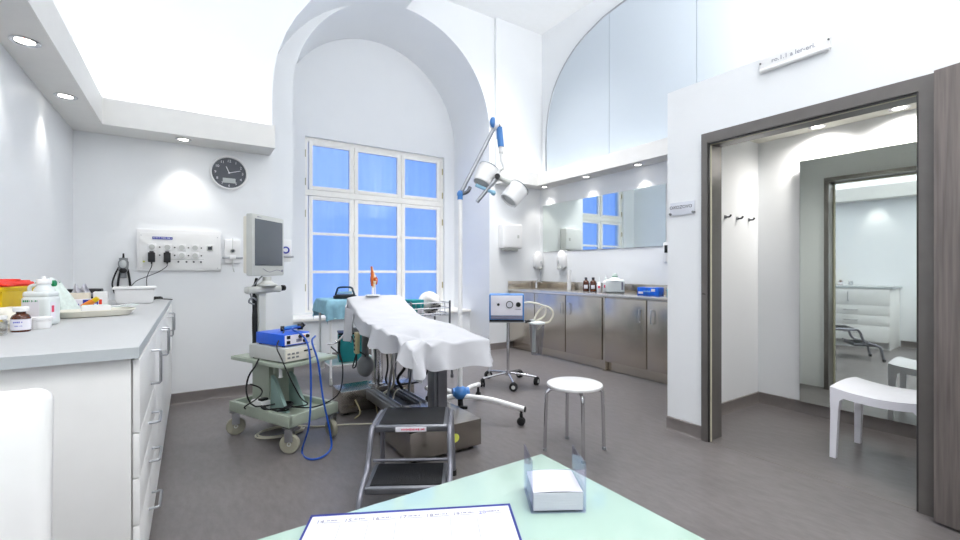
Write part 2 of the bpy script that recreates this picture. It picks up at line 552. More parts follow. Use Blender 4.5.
# lunette glazing over the right ledge
lp = [(5.245, 2.69), (5.24, 3.42), (5.07, 4.0), (4.69, 4.40), (4.20, 4.61), (3.77, 4.68), (3.3, 4.72), (2.8, 4.72)]
full = lp + [(5.9 - y, z) for y, z in lp[::-1]]
def cat2(P, n=5):
    Q = []
    for i in range(len(P) - 1):
        p0 = P[max(i - 1, 0)]; p1 = P[i]; p2 = P[i + 1]; p3 = P[min(i + 2, len(P) - 1)]
        for k in range(n):
            t = k / n
            Q.append(tuple(.5 * (2 * p1[d] + (p2[d] - p0[d]) * t + (2 * p0[d] - 5 * p1[d] + 4 * p2[d] - p3[d]) * t * t + (3 * p1[d] - p0[d] - 3 * p2[d] + p3[d]) * t ** 3) for d in (0, 1)))
    Q.append(P[-1])
    return Q
fullc = cat2(full)
def zarch(y):
    for (a, za), (c, zc) in zip(fullc, fullc[1:]):
        if (a - y) * (c - y) <= 0 and a != c:
            return za + (zc - za) * (y - a) / (c - a)
    return 2.69
w2 = sempty('window_2')
cuts = [5.235, 3.99, 2.77, 1.50, .67]
for y1, y0 in zip(cuts, cuts[1:]):
    ys = [y1 - .003 - (y1 - y0 - .006) * k / 10 for k in range(11)]
    poly = [(ys[0], 2.70)] + [(y, max(2.72, zarch(y) - .01)) for y in ys] + [(ys[-1], 2.70)]
    B().prism(poly, 'X', XR - .055, XR - .035).out('glass_panel', 'frosted', w2)
B().tube([(XR - .045, y, z) for y, z in fullc], .018, seg=8, sm=0).out('arch_trim', 'alu', w2)

# changing-room box
dz = 2.125
pts = [(2.018, 0), (1.74, 0), (1.74, dz), (.592, dz), (.592, 0), (YF, 0), (YF, 2.54), (2.018, 2.54)]
struct(B().prism(pts, 'X', 3.03, 3.12).out('wall_closet_front', 'wall'))
struct(B().box2((3.12, 1.965, 0), (XR, 2.018, 2.54)).out('wall_closet_side', 'wall'))
struct(B().box2((3.12, .15, 0), (XR, .22, 2.54)).out('wall_closet_near', 'wall'))
struct(B().box2((4.32, .22, 0), (4.40, 1.965, 2.54)).out('wall_closet_back', 'wall'))
struct(B().box2((3.12, .22, 2.35), (4.32, 1.965, 2.54)).out('ceiling_closet', 'closetceil'))

# skirtings (coved vinyl)
def skirt(name, p0, p1, n, h=.095, t=.014):
    (x0, y0), (x1, y1) = p0, p1
    d = Vector((x1 - x0, y1 - y0, 0)); L = d.length; d.normalize()
    nn = Vector((n[0], n[1], 0))
    prof = [(0, 0), (.022, 0), (.018, .005), (t, .014), (t, h - .004), (t - .004, h), (0, h)]
    b = B()
    A = [b.bm.verts.new(Vector((x0, y0, 0)) + nn * q[0] + Vector((0, 0, q[1]))) for q in prof]
    C = [b.bm.verts.new(Vector((x1, y1, 0)) + nn * q[0] + Vector((0, 0, q[1]))) for q in prof]
    k = len(prof)
    b.bm.faces.new(A); b.bm.faces.new(C[::-1])
    for i in range(k):
        b.bm.faces.new((A[i], C[i], C[(i + 1) % k], A[(i + 1) % k]))
    return struct(b.out(name, 'skirt'))
skirt('baseboard_back_left', (XL, YL), (.68, YL), (0, -1))
skirt('baseboard_back', (CX + HW, YB), (XR, YB), (0, -1))
skirt('baseboard_parapet', (CX - HW, 6.02), (CX + HW, 6.02), (0, -1))
skirt('baseboard_niche', (CX + HW, YB), (CX + HW, 6.0), (-1, 0))
skirt('baseboard_left', (XL, YF), (XL, 1.82), (1, 0))
skirt('baseboard_front', (XL, YF), (3.05, YF), (0, 1))
skirt('baseboard_closet_front', (3.03, 1.745), (3.03, 2.018), (-1, 0))
skirt('baseboard_closet_side', (3.2, 1.965), (4.32, 1.965), (0, -1))
skirt('baseboard_closet_back', (4.32, .22), (4.32, 1.965), (-1, 0))

# window joinery
w1 = sempty('window_1')
yf = YW + .06
b = B()
fr = .05
b.box2((wx0, yf, wz0), (wx0 + fr, yf + .1, wz1)).box2((wx1 - fr, yf, wz0), (wx1, yf + .1, wz1))
b.box2((wx0 + fr, yf + .001, wz1 - .06), (wx1 - fr, yf + .1, wz1)).box2((wx0 + fr, yf + .001, wz0), (wx1 - fr, yf + .1, wz0 + .03))
cols = [(1.391, 2.046), (2.046, 2.804), (2.804, 3.51)]
for za, zb in ((wz0 + .03, 2.26), (2.34, wz1 - .06)):
    b.box2((2.026, yf + .01, za), (2.066, yf + .09, zb)).box2((2.784, yf + .01, za), (2.824, yf + .09, zb))
b.box2((wx0 + .002, yf - .015, 2.26), (wx1 - .002, yf + .09, 2.34))
b.out('window_frame', 'winframe', w1)
def sash(x0, x1, z0, z1, bars):
    e = .055
    b = B()
    b.box2((x0, yf - .01, z0), (x0 + e, yf + .05, z1), bev=.004).box2((x1 - e, yf - .01, z0), (x1, yf + .05, z1), bev=.004)
    b.box2((x0 + e - .003, yf - .009, z0), (x1 - e + .003, yf + .049, z0 + e), bev=.003).box2((x0 + e - .003, yf - .009, z1 - e), (x1 - e + .003, yf + .049, z1), bev=.003)
    for z in bars:
        b.box2((x0 + e, yf, z - .02), (x1 - e, yf + .045, z + .02), bev=.004)
    s = b.out('sash', 'winframe', w1)
    edges = [z0 + e] + [q for z in bars for q in (z - .02, z + .02)] + [z1 - e]
    for k in range(0, len(edges), 2):
        B().box2((x0 + e, yf + .022, edges[k]), (x1 - e, yf + .026, edges[k + 1])).out('pane', 'glass', s)
    return s
for x0, x1 in cols:
    a0, a1 = x0 + .012, x1 - .012
    sash(a0, a1, 2.345, wz1 - .05, [])
    sash(a0, a1, wz0 + .03, 2.255, [1.172, 1.72])
for x in (2.046, 2.804):
    for z in (2.75, 1.75, .95):
        B().cyl((x, yf - .012, z), (x, yf - .03, z), .012, seg=12).box((x, yf - .03, z - .02), (.014, .012, .07), bev=.004).out('window_catch', 'winframe', w1)
for x in (wx0 + .012, wx1 - .012):
    for z in (2.85, 2.45, 2.0, .95):
        B().cyl((x, yf - .006, z - .05), (x, yf - .006, z + .05), .01, seg=10).out('hinge', 'beige', w1)
# curtain behind the glass
def cur(u, v):
    x = wx0 - .1 + (wx1 - wx0 + .2) * u
    z = wz0 - .05 + (wz1 - wz0 + .0) * v
    return Vector((x, YW + .245 + .008 * math.sin(x * 34) + .006 * math.sin(x * 13 + 1), z))
c = B().grid(cur, 220, 3).out('curtain', 'curtain', ang=180)
tag(c, 'pale blue pleated curtain hanging behind the panes of the tall window', 'curtain')

# ================================================================== door
XD = 3.03
t1 = B()
for (y0, y1) in ((1.699, 1.742), (.577, .632)):
    t1.box2((XD - .02, y0, 0), (XD, y1, dz - .04))
t1.box2((XD - .02, .577, dz - .04), (XD, 1.742, dz + .03))
o = struct(t1.out('trim_4', 'frame_metal'))
t1 = B()
t1.box2((XD, 1.701, 0), (XD + .17, 1.7395, dz - .04)).box2((XD, .5935, 0), (XD + .17, .630, dz - .04)).box2((XD, .5935, dz - .04), (XD + .17, 1.7395, dz - .0005))
struct(t1.out('trim_5', 'frame_metal'))
t1 = B()
t1.box2((XD + .004, 1.688, 0), (XD + .02, 1.7005, dz - .052)).box2((XD + .004, .6305, 0), (XD + .02, .643, dz - .052)).box2((XD + .004, .6305, dz - .052), (XD + .02, 1.7005, dz - .0405))
struct(t1.out('trim_6', 'seal'))
t1 = B()
t1.box2((XD - .012, 1.690, 0), (XD + .0035, 1.6985, dz - .05)).box2((XD - .012, .6325, 0), (XD + .0035, .641, dz - .05)).box2((XD - .012, .6325, dz - .05), (XD + .0035, 1.6985, dz - .0405))
struct(t1.out('trim_7', 'frame_dark'))
struct(B().box2((XD, .632, .0), (XD + .012, 1.70, .0015)).out('trim_8', 'skirt'))

ld = Vector((-.20, -.98, 0)).normalized()
d1 = sempty('door_1', (2.985, .563, 0), math.atan2(ld.y, ld.x))
B().box2((.005, -.042, .012), (1.10, -.002, dz + .02), bev=.003).out('door_leaf', 'wood', d1)
for z in (.555, 1.86):
    B().cyl((-.004, .004, z - .065), (-.004, .004, z + .065), .009, seg=14).cyl((-.004, .004, z - .078), (-.004, .004, z + .078), .006, seg=10).box((.012, 0, z), (.03, .004, .12)).out('hinge', 'chrome', d1)
hb = B()
for s in (-.045, .003):
    hb.cyl((1.03, s, 1.03), (1.03, s + (-.05 if s < 0 else .05), 1.03), .01, seg=12)
    yy = s + (-.05 if s < 0 else .05)
    hb.tube([(1.03, yy, 1.03), (.98, yy, 1.03), (.91, yy, 1.03)], .009)
hb.out('door_handle', 'chrome', d1)

# ================================================================== mirrors
mr = thing('wall_mirror', 'tall frameless mirror on the back wall of the changing room', 'mirror', (4.318, 1.62, .10), R(0))
ang = R(1.9)
B().box2((-.012, -.95, 0), (0, 0, 2.01)).out('mirror_glass', 'mirror', mr)
B().box2((0.0005, -.94, .01), (.006, -.01, 2.0)).out('mirror_backing', 'grey_mid', mr)
mr.rotation_euler = (0, 0, -ang * -1)
mr.location = (4.318 - .95 * math.sin(ang) - .004, 1.62, .10)
mm = thing('wall_mirror', 'wide frameless mirror on wall above the steel washing counter', 'mirror', (XR, 0, 0))
B().box2((-.012, 3.18, 1.49), (-.006, 5.375, 2.23)).out('mirror_glass', 'mirror', mm)
B().box2((-.0055, 3.19, 1.5), (-.0005, 5.365, 2.22)).out('mirror_backing', 'grey_mid', mm)

# ================================================================== downlights
def downlight(loc, label, power=22, r=.042, size=85):
    t = thing('downlight', label, 'ceiling light', loc, 0, 'recessed downlights')
    B().lathe([(r, 0), (r + .016, 0), (r + .018, -.004), (r + .014, -.007), (r, -.005), (r - .004, -.002)], seg=28).out('trim_ring', 'chrome', t)
    B().lathe([(0, -.001), (r - .004, -.001), (r - .004, -.003), (0, -.003)], seg=24).out('lamp_lens', 'lamp', t)
    l = bpy.data.lights.new('downlight_beam', 'SPOT')
    l.energy = power
    l.spot_size = R(size)
    l.spot_blend = 0.75 if size < 120 else 1.0
    l.shadow_soft_size = 0.035
    l.color = (1.0, 0.965, 0.91)
    lo = bpy.data.objects.new('downlight_beam', l)
    COL.objects.link(lo)
    lo.location = (loc[0], loc[1], loc[2] - .02)
DL = 2.335
downlight((-.685, 3.065, DL), 'round downlight nearest the camera under the left wall ledge', 6)
downlight((-.68, 3.89, DL), 'round downlight under the left ledge nearer the back corner', 6)
downlight((-.05, 4.62, DL), 'round downlight under the ledge above the wall clock', 13)
downlight((4.63, 5.21, 2.50), 'round downlight in the far corner of the right ledge', 12)
downlight((4.62, 4.33, 2.50), 'middle downlight of the right ledge above the wide mirror', 12)
downlight((4.62, 3.48, 2.50), 'round downlight of the right ledge nearest the changing room', 12)
downlight((4.20, 1.47, 2.35), 'round downlight in the changing room ceiling above its mirror edge', 30, size=165)
downlight((4.20, .98, 2.35), 'large-looking downlight in changing room ceiling nearest the open door', 30, size=165)
for y in (2.1, 1.1, .1, -.9):
    l = bpy.data.lights.new('downlight_beam', 'SPOT'); l.energy = 6; l.spot_size = R(85); l.spot_blend = .75; l.shadow_soft_size = .035; l.color = (1, .965, .91)
    lo = bpy.data.objects.new('downlight_beam', l); COL.objects.link(lo); lo.location = (-.685, y, DL - .02)

def area(name, loc, sx, sy, power, rot=(0, 0, 0), col=(1, 1, 1), spread=180):
    l = bpy.data.lights.new(name, 'AREA')
    l.shape = 'RECTANGLE'
    l.size = sx; l.size_y = sy
    l.energy = power
    l.color = col
    l.spread = R(spread)
    o = bpy.data.objects.new(name, l)
    COL.objects.link(o)
    o.location = loc
    o.rotation_euler = rot
    return o
UP = (PI, 0, 0)
COOL = (0.93, 0.965, 1.0)
area('cove_light_left', (XL + .11, (YF + YL) / 2, 2.40), .07, YL - YF - .2, 12, UP, COOL)
area('cove_light_back', (.05, YL - .16, 2.40), 1.1, .07, 5.5, UP, COOL)
area('fill_light_front', (.4, YF + .11, 2.40), 1.9, .07, 34, UP, (1, .99, .98))  # added fill behind the camera, bounces onto surfaces facing it
area('cove_light_right', (XR - .13, 3.6, 2.56), .07, 3.0, 3, UP, COOL)
area('cove_light_alcove', (4.35, YB - .14, 2.56), .7, .07, 1, UP, COOL)
# added fill lights without fixtures: hidden uplight on the box, three overhead areas
area('fill_uplight_box', (3.75, .6, 2.62), 1.0, 1.8, 114, UP, (1, .99, .98))
area('fill_light_main', (1.5, 2.2, 4.9), 2.2, 1.6, 3, (0, 0, 0), (1.0, 0.99, 0.975), 105)
area('fill_light_by_window', (3.1, 4.35, 4.9), 1.6, 1.0, 47, (0, 0, 0), (1.0, 0.985, 0.965), 92)
area('fill_light_entrance', (.8, -.6, 4.9), 2.2, 1.4, 52, (0, 0, 0), (1.0, 0.99, 0.975), 115)
# world: blue dusk sky seen through the curtain
w = bpy.data.worlds.new('dusk_sky')
SC.world = w
w.use_nodes = True
bg = w.node_tree.nodes['Background']
bg.inputs['Color'].default_value = (0.32, 0.43, 0.93, 1)
bg.inputs['Strength'].default_value = 1.6

# camera
cd = bpy.data.cameras.new('camera')
cd.sensor_width = 36
cd.lens = 441 / 960 * 36
cd.clip_start = 0.02
co = bpy.data.objects.new('camera', cd)
COL.objects.link(co)
co.location = (0, 0, 1.2)
co.rotation_euler = (R(90), 0, -YAW)
SC.camera = co

vs = SC.view_settings
vs.view_transform = 'Standard'
vs.look = 'None'
vs.gamma = 1
vs.use_curve_mapping = False
vs.exposure = 0.33
SC.cycles.use_denoising = True
SC.cycles.max_bounces = 10
SC.cycles.diffuse_bounces = 6
SC.cycles.glossy_bounces = 5
SC.cycles.transparent_max_bounces = 12
SC.cycles.sample_clamp_indirect = 6
SC.cycles.caustics_reflective = False
SC.cycles.caustics_refractive = False

# ================================================================== LEFT COUNTER
WT = 0.95
FX = -.158   # carcass front
def d_handle(parent, p, axis, L, out=(1, 0, 0), r=.0055, dep=.034, name='handle'):
    ax = Vector(axis) * L / 2
    o = Vector(out) * dep
    p = Vector(p)
    b = B()
    b.tube([p - ax, p - ax + o * .85, p - ax + o + Vector(axis) * .006, p + ax + o - Vector(axis) * .006, p + ax + o * .85, p + ax], r, seg=8, sm=0)
    return b.out(name, 'alu', parent)

def base_unit(label, y0, y1, fronts, end=False):
    t = thing('base_cabinet', label, 'cabinet', (0, y0, 0), 0, 'white base cabinets of the left counter')
    L = y1 - y0
    b = B()
    b.box2((XL + .01, .002, .10), (FX - .002, L - .002, .912))
    b.box2((XL + .01, .02, 0), (FX - .05, L - .01, .10))
    b.out('carcass', 'white_lam', t)
    if end:
        B().box2((XL + .005, -.018, 0), (FX - .004, .0015, .912), bev=.002).out('end_panel', 'white_lam', t)
    for (a, c, z0, z1, kind, hy, hz) in fronts:
        f = B().box2((FX, a, z0), (FX + .019, c, z1), bev=.002).out('drawer_front' if kind == 'h' else 'door', 'white_lam', t)
        if kind == 'h':
            d_handle(f, (FX + .019, hy, hz), (0, 1, 0), .16)
        else:
            d_handle(f, (FX + .019, hy, hz), (0, 0, 1), .14)
    return t
base_unit('white base cabinet at the free end of the left counter, with stacked drawers', 1.85, 2.63,
          [(-.015, .775, .665, .905, 'v', .47, .79), (-.015, .775, .515, .66, 'h', .44, .585), (-.015, .775, .36, .51, 'h', .44, .43), (-.015, .775, .11, .355, 'h', .44, .24)], True)
base_unit('white base cabinet in the middle of the left counter', 2.63, 3.63,
          [(.003, .497, .11, .905, 'v', .44, .79), (.503, .997, .11, .905, 'v', .56, .79)])
base_unit('white base cabinet of the left counter next to the back wall', 3.63, 4.785,
          [(.003, .575, .11, .905, 'v', .30, .79), (.58, 1.15, .11, .905, 'v', .64, .79)])
wt = thing('worktop', 'long pale grey worktop on the white cabinets along the left wall', 'worktop', (XL, 1.805, .913))
B().box2((.003, .003, 0), (.652, 2.98, .037), bev=.003).out('worktop_slab', 'worktop', wt)
B().box2((.003, 0.0, .001), (.6522, .0028, .0362)).box2((.6522, 0.0, .001), (.655, 2.98, .0362)).out('edge_strip', 'edge', wt)

# ---- things on the left counter
def jar_text(o, s, size, origin, xdir, m='inkdark'):
    return B().text(s, size, frame_y(origin, xdir)).out('printed_text', m, o)

# yellow sharps bin
t = thing('sharps_bin', 'yellow sharps bin with red lid on the left counter', 'bin', (-.722, 2.84, WT), R(-14))
b = B()
def taper(b, w0, d0, w1, d1, z0, z1, bev=.008):
    n0 = b._n()
    b.box((0, 0, (z0 + z1) / 2), (1, 1, z1 - z0))
    for v in b._new(n0):
        top = v.co.z > (z0 + z1) / 2
        v.co.x *= (w1 if top else w0)
        v.co.y *= (d1 if top else d0)
    es = list({e for v in b._new(n0) for e in v.link_edges})
    bmesh.ops.bevel(b.bm, geom=es, offset=bev, segments=2, affect='EDGES')
taper(b, .12, .20, .145, .24, 0, .17, .012)
b.out('bin_body', 'yellow', t)
B().box((0, 0, .17), (.155, .25, .012), bev=.004).box((0, 0, .160), (.149, .244, .01), bev=.003).out('rim', 'yellow', t)
b = B(); taper(b, .158, .255, .135, .23, .177, .203, .008); b.cyl((.02, .02, .203), (.02, .02, .209), .045)
b.box((0.082, -.09, .184), (.02, .04, .01), bev=.003)
b.out('lid', 'red', t)
B().text('TIITI', .026, frame_y((-.02, -.112, .105), (1, 0, 0), (0, -.1, 1)), .0012).box((-.02, -.1075, .07), (.09, .001, .003)).box((-.02, -.1065, .06), (.09, .001, .003)).out('printed_text', 'inkdark', t)

# green wrap-handled container behind
t = thing('cleaning_bottle', 'green plastic bottle with angled neck behind the white canister', 'bottle', (-.655, 3.08, WT), R(-15))
B().box((0, 0, .06), (.06, .05, .12), bev=.012).box((0, 0, .128), (.045, .038, .03), bev=.008).out('bottle_body', 'green', t)
B().tube([(-.005, 0, .14), (.0, 0, .165), (.03, 0, .178), (.085, 0, .183)], .016, seg=10).out('spout', 'green', t)

# big white canister
t = thing('canister', 'large translucent white canister with green writing on the left counter', 'canister', (-.565, 2.76, WT), R(-22))
b = B()
b.box((0, 0, .066), (.105, .085, .13), bev=.016, seg=3)
n0 = b._n()
b.box((0, 0, .14), (.098, .078, .03), bev=.013, seg=3)
b.lathe([(.036, .15), (.034, .165), (.024, .178), (.0225, .186), (.0225, .19)], (.012, 0, 0))
b.out('canister_body', 'milk', t)
B().lathe([(.025, .186), (.026, .188), (.026, .206), (.024, .209), (.008, .210), (.007, .222), (0, .223)], (.012, 0, 0)).out('cap', 'white', t)
B().tube([(-.045, 0, .155), (-.04, 0, .176), (-.012, 0, .182), (.0, 0, .176)], .008).out('carry_handle', 'milk', t)
B().box((-.012, -.0432, .07), (.065, .001, .09)).out('front_label', 'label', t)
B().marks(.055, .009, frame_y((-.012, -.0442, .112), (1, 0, 0))).out('printed_text', 'green', t)
B().box((.0532, -.01, .068), (.001, .03, .075)).out('side_label', 'label', t)
B().box((.0538, -.012, .075), (.001, .014, .03)).out('red_mark', 'pink', t)

# brown bottle
t = thing('medicine_bottle', 'brown glass bottle with white cap and paper label on the left counter', 'bottle', (-.575, 2.52, WT))
B().lathe([(0, 0), (.028, 0), (.03, .003), (.03, .055), (.026, .066), (.015, .074), (.014, .085)]).out('bottle_body', 'amber', t)
B().lathe([(.0, .082), (.022, .082), (.024, .084), (.024, .098), (.021, .101), (0, .101)]).out('cap', 'white', t)
b = B(); b.lathe([(.0304, .008), (.0308, .008), (.0308, .052), (.0304, .052)]); b.out('paper_label', 'label', t)
for k in range(3):
    pass
B().marks(.03, .007, frame_y((.0, -.0312, .04), (1, 0, 0))).marks(.022, .005, frame_y((.0, -.0312, .025), (1, 0, 0))).out('printed_text', 'inkblue', t)

# small white pot
t = thing('lidded_pot', 'small squat white pot with flat lid in front of the white canister', 'pot', (-.532, 2.60, WT))
B().lathe([(0, 0), (.03, 0), (.033, .004), (.033, .034), (.031, .036)]).out('pot_body', 'white', t)
B().lathe([(.0, .036), (.035, .036), (.0355, .037), (.0355, .048), (.033, .0505), (0, .051)]).out('lid', 'white', t)

# clear jar left edge
t = thing('glass_jar', 'clear glass jar with white lid at the left picture edge', 'jar', (-.617, 2.40, WT))
B().lathe([(0, .002), (.03, .002), (.033, .006), (.033, .055), (.028, .062), (.0265, .062), (.031, .054), (.031, .008), (0, .006)]).out('jar_body', 'canister', t)
B().lathe([(0, .0625), (.031, .0625), (.032, .064), (.032, .076), (0, .078)]).out('lid', 'white', t)
# swab packets leaning
t = thing('swab_packet', 'crumpled pale yellow and white packet leaning on the yellow bin', 'packet', (-.67, 2.60, WT), R(-20))
def crum(sx, sz, amp, fx, fz, ph, lean=0.0):
    def f(u, v):
        x = (u - .5) * sx; z = v * sz
        return Vector((x, amp * math.sin(u * fx + ph) * math.cos(v * fz) + lean * v + .01 * math.sin((u + v) * 9), z + .004 + amp * .3 * (1 + math.sin(u * 11))))
    return f
B().grid(crum(.13, .085, .010, 9, 6, .4, .05), 16, 10, .006).out('packet_film', 'offwhite', t)
B().box((0.01, .018, .045), (.06, .002, .02), rx=R(-28)).out('printed_band', 'yellow', t)

# plastic bag with mint print
t = thing('plastic_bag', 'crumpled clear plastic bag with mint print beside the white canister', 'bag', (-.61, 3.30, WT))
def bagf(u, v):
    a = u * 2 * PI
    z = .185 * v
    r = (.082 * (1 - .62 * v ** 1.5)) * (1 + .10 * math.sin(a * 5 + v * 4) + .06 * math.sin(a * 9 + 2 * v))
    return Vector((r * math.cos(a) * 1.05 - .02 * v, r * math.sin(a) * .8, max(0.001, z + .008 * math.sin(a * 4))))
B().grid(bagf, 40, 12).out('bag_film', 'greenpale', t, ang=180)
B().tube([(-.02, 0, .16), (-.02, .0, .185), (-.03, .01, .2)], [.012, .02, .014]).out('tied_top', 'milk', t)

# turquoise block under tray
t = thing('glove_packet', 'turquoise packet half hidden by the white canister', 'packet', (-.600, 3.00, WT), R(-10))
B().box((0, 0, .017), (.07, .05, .034), bev=.004).out('packet_body', 'turq', t)
B().box((.01, -.0258, .018), (.02, .001, .016)).out('printed_patch', 'label', t)

# shallow white tray with things
t = thing('dressing_tray', 'shallow white oval tray of dressings on the left counter', 'tray', (-.435, 3.15, WT), R(14))
def trayf(u, v):
    a = u * 2 * PI
    prof = [(0.0, .004), (.62, .004), (.80, .008), (.97, .034), (1.0, .036), (1.01, .033), (.84, .003), (.6, 0), (0, 0)]
    k = v * (len(prof) - 1)
    i = min(int(k), len(prof) - 2); fr = k - i
    r = prof[i][0] * (1 - fr) + prof[i + 1][0] * fr
    z = prof[i][1] * (1 - fr) + prof[i + 1][1] * fr
    sgn = lambda q: (abs(q) ** .6) * (1 if q >= 0 else -1)
    return Vector((.175 * r * sgn(math.cos(a)), .10 * r * sgn(math.sin(a)), z))
b = B(); b.grid(trayf, 48, 24); bmesh.ops.remove_doubles(b.bm, verts=b.bm.verts[:], dist=.0004); b.out('tray_dish', 'offwhite', t)
t = thing('dressing_carton', 'white carton with mint top lying in the oval tray', 'box', (-.43, 3.16, WT + .0085), R(10))
B().box((0, 0, .024), (.12, .09, .048), bev=.003).out('carton_body', 'white', t)
B().box((0, 0, .0495), (.112, .082, .002)).out('printed_top', 'greenpale', t)
t = thing('instrument_pouch', 'long clear pouch with steel instruments at tray right end', 'pouch', (-.33, 3.22, WT + .0365), R(18))
B().grid(lambda u, v: Vector(((u - .5) * .16, (v - .5) * .05, .004 + .003 * math.sin(u * 12) + .012 * u * u)), 18, 6, .002).out('pouch_film', 'greenpale', t)
B().tube([(-.07, 0, .012), (.0, .002, .014), (.06, 0, .022)], .003).tube([(-.06, -.008, .012), (.0, -.006, .014), (.06, -.003, .022)], .0025).out('forceps', 'chrome', t)
t = thing('ointment_tube', 'orange and yellow tube leaning behind the oval tray', 'tube', (-.50, 3.46, WT), R(-10))
B().tube([(-.03, 0, .03), (.0, 0, .052), (.02, 0, .067)], [.018, .017, .014], seg=12, sm=3).out('tube_body', 'orange', t)
B().cyl((.022, 0, .068), (.04, 0, .083), .015, .012, 14).out('cap', 'yellow', t)
B().box((-.04, 0, .018), (.035, .03, .036), bev=.003).out('carton', 'label', t)
# blue and white carton
t = thing('plaster_carton', 'royal blue and white carton with red end behind the oval tray', 'box', (-.535, 3.58, WT), R(8))
B().box((0, 0, .036), (.15, .06, .072), bev=.002).out('carton_body', 'label', t)
B().box((.022, -.0306, .045), (.07, .001, .05)).box((-.045, -.0306, .034), (.03, .001, .024)).out('printed_panel', 'royal', t)
B().box((.068, -.0306, .046), (.014, .0014, .045)).out('red_end', 'red', t)
B().box((.02, -.0313, .048), (.018, .0008, .018)).box((.045, -.0313, .04), (.012, .0008, .008)).out('printed_patch', 'label', t)
# long beige carton
t = thing('cardboard_carton', 'long cream cardboard carton lying by the left wall', 'box', (-.67, 3.86, WT), R(3))
B().box((0, 0, .05), (.225, .12, .10), bev=.002).out('carton_body', 'card', t)
B().box((-.06, -.0606, .075), (.09, .001, .018)).out('printed_band', 'orange', t) if False else None
B().box((0, 0, .1008), (.225, .03, .0012)).out('sealing_tape', 'offwhite', t)
# crumpled tissues
t = thing('tissue', 'crumpled white tissue standing up from the cream carton', 'tissue', (-.60, 3.86, WT + .1016))
B().grid(lambda u, v: Vector(((u - .5) * .09 * (1 - .3 * v), .02 * math.sin(u * 14 + v * 3) * (1 - .2 * v), v * .04 * (1 + .5 * math.sin(u * 9 + 1)))), 20, 8, .002).out('folded_sheet', 'paper', t)
# black folder
t = thing('binder', 'black flat case lying behind the cream carton on the left counter', 'case', (-.665, 4.35, WT), R(3))
B().box((0, 0, .055), (.22, .16, .11), bev=.008).out('case_shell', 'black', t)
B().box((0, -.0805, .06), (.2, .003, .006)).box((.05, -.083, .075), (.03, .006, .016), bev=.002).out('clasp', 'grey_mid', t)
# small white carton
t = thing('glove_box', 'small plain white carton between the blue carton and white tub', 'box', (-.50, 4.16, WT), R(3))
t.location = (-.52, 4.02, WT)
B().box((0, 0, .05), (.075, .10, .10), bev=.003).out('carton_body', 'white', t)
B().lathe([(.022, 0), (.024, 0), (.024, .001), (.022, .001)], (0, 0, .1)).out('opening_flap', 'grey_plastic', t)
# white tub
t = thing('storage_tub', 'white rectangular plastic tub with thick rim at the end of left counter', 'tub', (-.345, 4.17, WT), R(4))
b = B(); taper(b, .215, .17, .235, .20, 0, .115, .010); b.out('tub_body', 'white', t)
B().box((0, 0, .118), (.255, .215, .018), bev=.006).out('rim', 'white', t)
# cable heap
b = B()
pp = []
for k in range(26):
    a = k * 1.1
    pp.append((.045 * math.cos(a) * (1 + .3 * math.sin(k)), .05 * math.sin(a) * (1 + .25 * math.cos(k * 1.7)), .008 + .018 * abs(math.sin(k * .9))))
pp.append((.085, -.03, .006)); pp.append((.11, -.05, .0045))
o = b.tube(pp, .004, seg=6).out('cable_bundle', 'black', None, (-.235, 4.52, WT))
tag(o, 'tangled black cable bundle lying behind the white tub', 'cable')
# hand-held meter on cradle
t = thing('handheld_scope', 'grey and black hand-held instrument in a wall cradle above the white tub', 'instrument', (-.47, 4.795, 1.135))
B().box((0, -.012, -.02), (.085, .02, .13), bev=.006).out('cradle', 'white', t)
b = B()
b.tube([(0, -.04, .0), (0, -.05, .06), (0, -.052, .12), (0, -.05, .165)], [.022, .034, .036, .03], seg=14)
b.out('handset_body', 'grey_mid', t)
B().ell((0, -.085, .115), (.024, .012, .034)).out('display', 'lcd', t)
B().ell((0, -.08, .06), (.026, .01, .022)).out('black_grip', 'black', t)
B().cyl((0, -.05, .16), (0, -.05, .205), .009, .006).out('antenna', 'black', t)
B().tube([(-.03, -.05, .09), (-.055, -.04, .03), (-.075, -.03, -.05), (-.06, -.025, -.13)], .006).out('cord', 'black', t)
for q in ([(.028, -.05, .07), (.04, -.04, -.02), (.045, -.03, -.10), (.05, -.03, -.14)], [(-.02, -.05, .05), (-.035, -.04, -.03), (-.04, -.03, -.12)]):
    B().tube(q, .0085).out('cradle_arm', 'black', t)

# ================================================================== BACK WALL LEFT: socket panel, clock, outlets
PX0, PX1, PZ0, PZ1 = -.384, .241, 1.195, 1.555
t = thing('socket_panel', 'white panel of power sockets with blue labels on back wall', 'electrical panel', (PX0, YL - .001, PZ0))
W_, H_ = PX1 - PX0, PZ1 - PZ0
B().box2((0, -.028, 0), (W_, 0, H_), bev=.004).out('panel_box', 'white', t)
B().box2((.018, -.032, .014), (W_ - .012, -.027, H_ - .03), bev=.002).out('front_plate', 'white_lam', t)
xs = [.105, .215, .32, .42]
for r_, z in enumerate((.205, .135)):
    for x in xs:
        s = B().box((x, -.035, z), (.06, .006, .06), bev=.003).out('socket', 'white', t)
        b = B(); b.lathe([(.019, 0), (.022, 0), (.022, .002), (.019, .002)], (x, -.0385, z), rot=Matrix.Rotation(R(90), 4, 'X')); b.out('socket_ring', 'grey_plastic', s)
        B().cyl((x, -.0372, z), (x, -.0388, z), .0185, seg=20).out('socket_well', 'label', s)
for x in (.16, .268, .37, .468):
    for z in (.205, .135):
        B().cyl((x, -.031, z), (x, -.037, z), .006, seg=10).out('earth_terminal', 'black', t)
for i, x in enumerate((.05, .295, .355, .41, .465)):
    B().cyl((x, -.031, .078), (x, -.038, .078), .008, seg=10).out('terminal', 'khakigreen' if i == 0 else 'inkdark', t)
B().box((.18, -.0335, .285), (.145, .003, .022)).out('label_strip', 'royal', t)
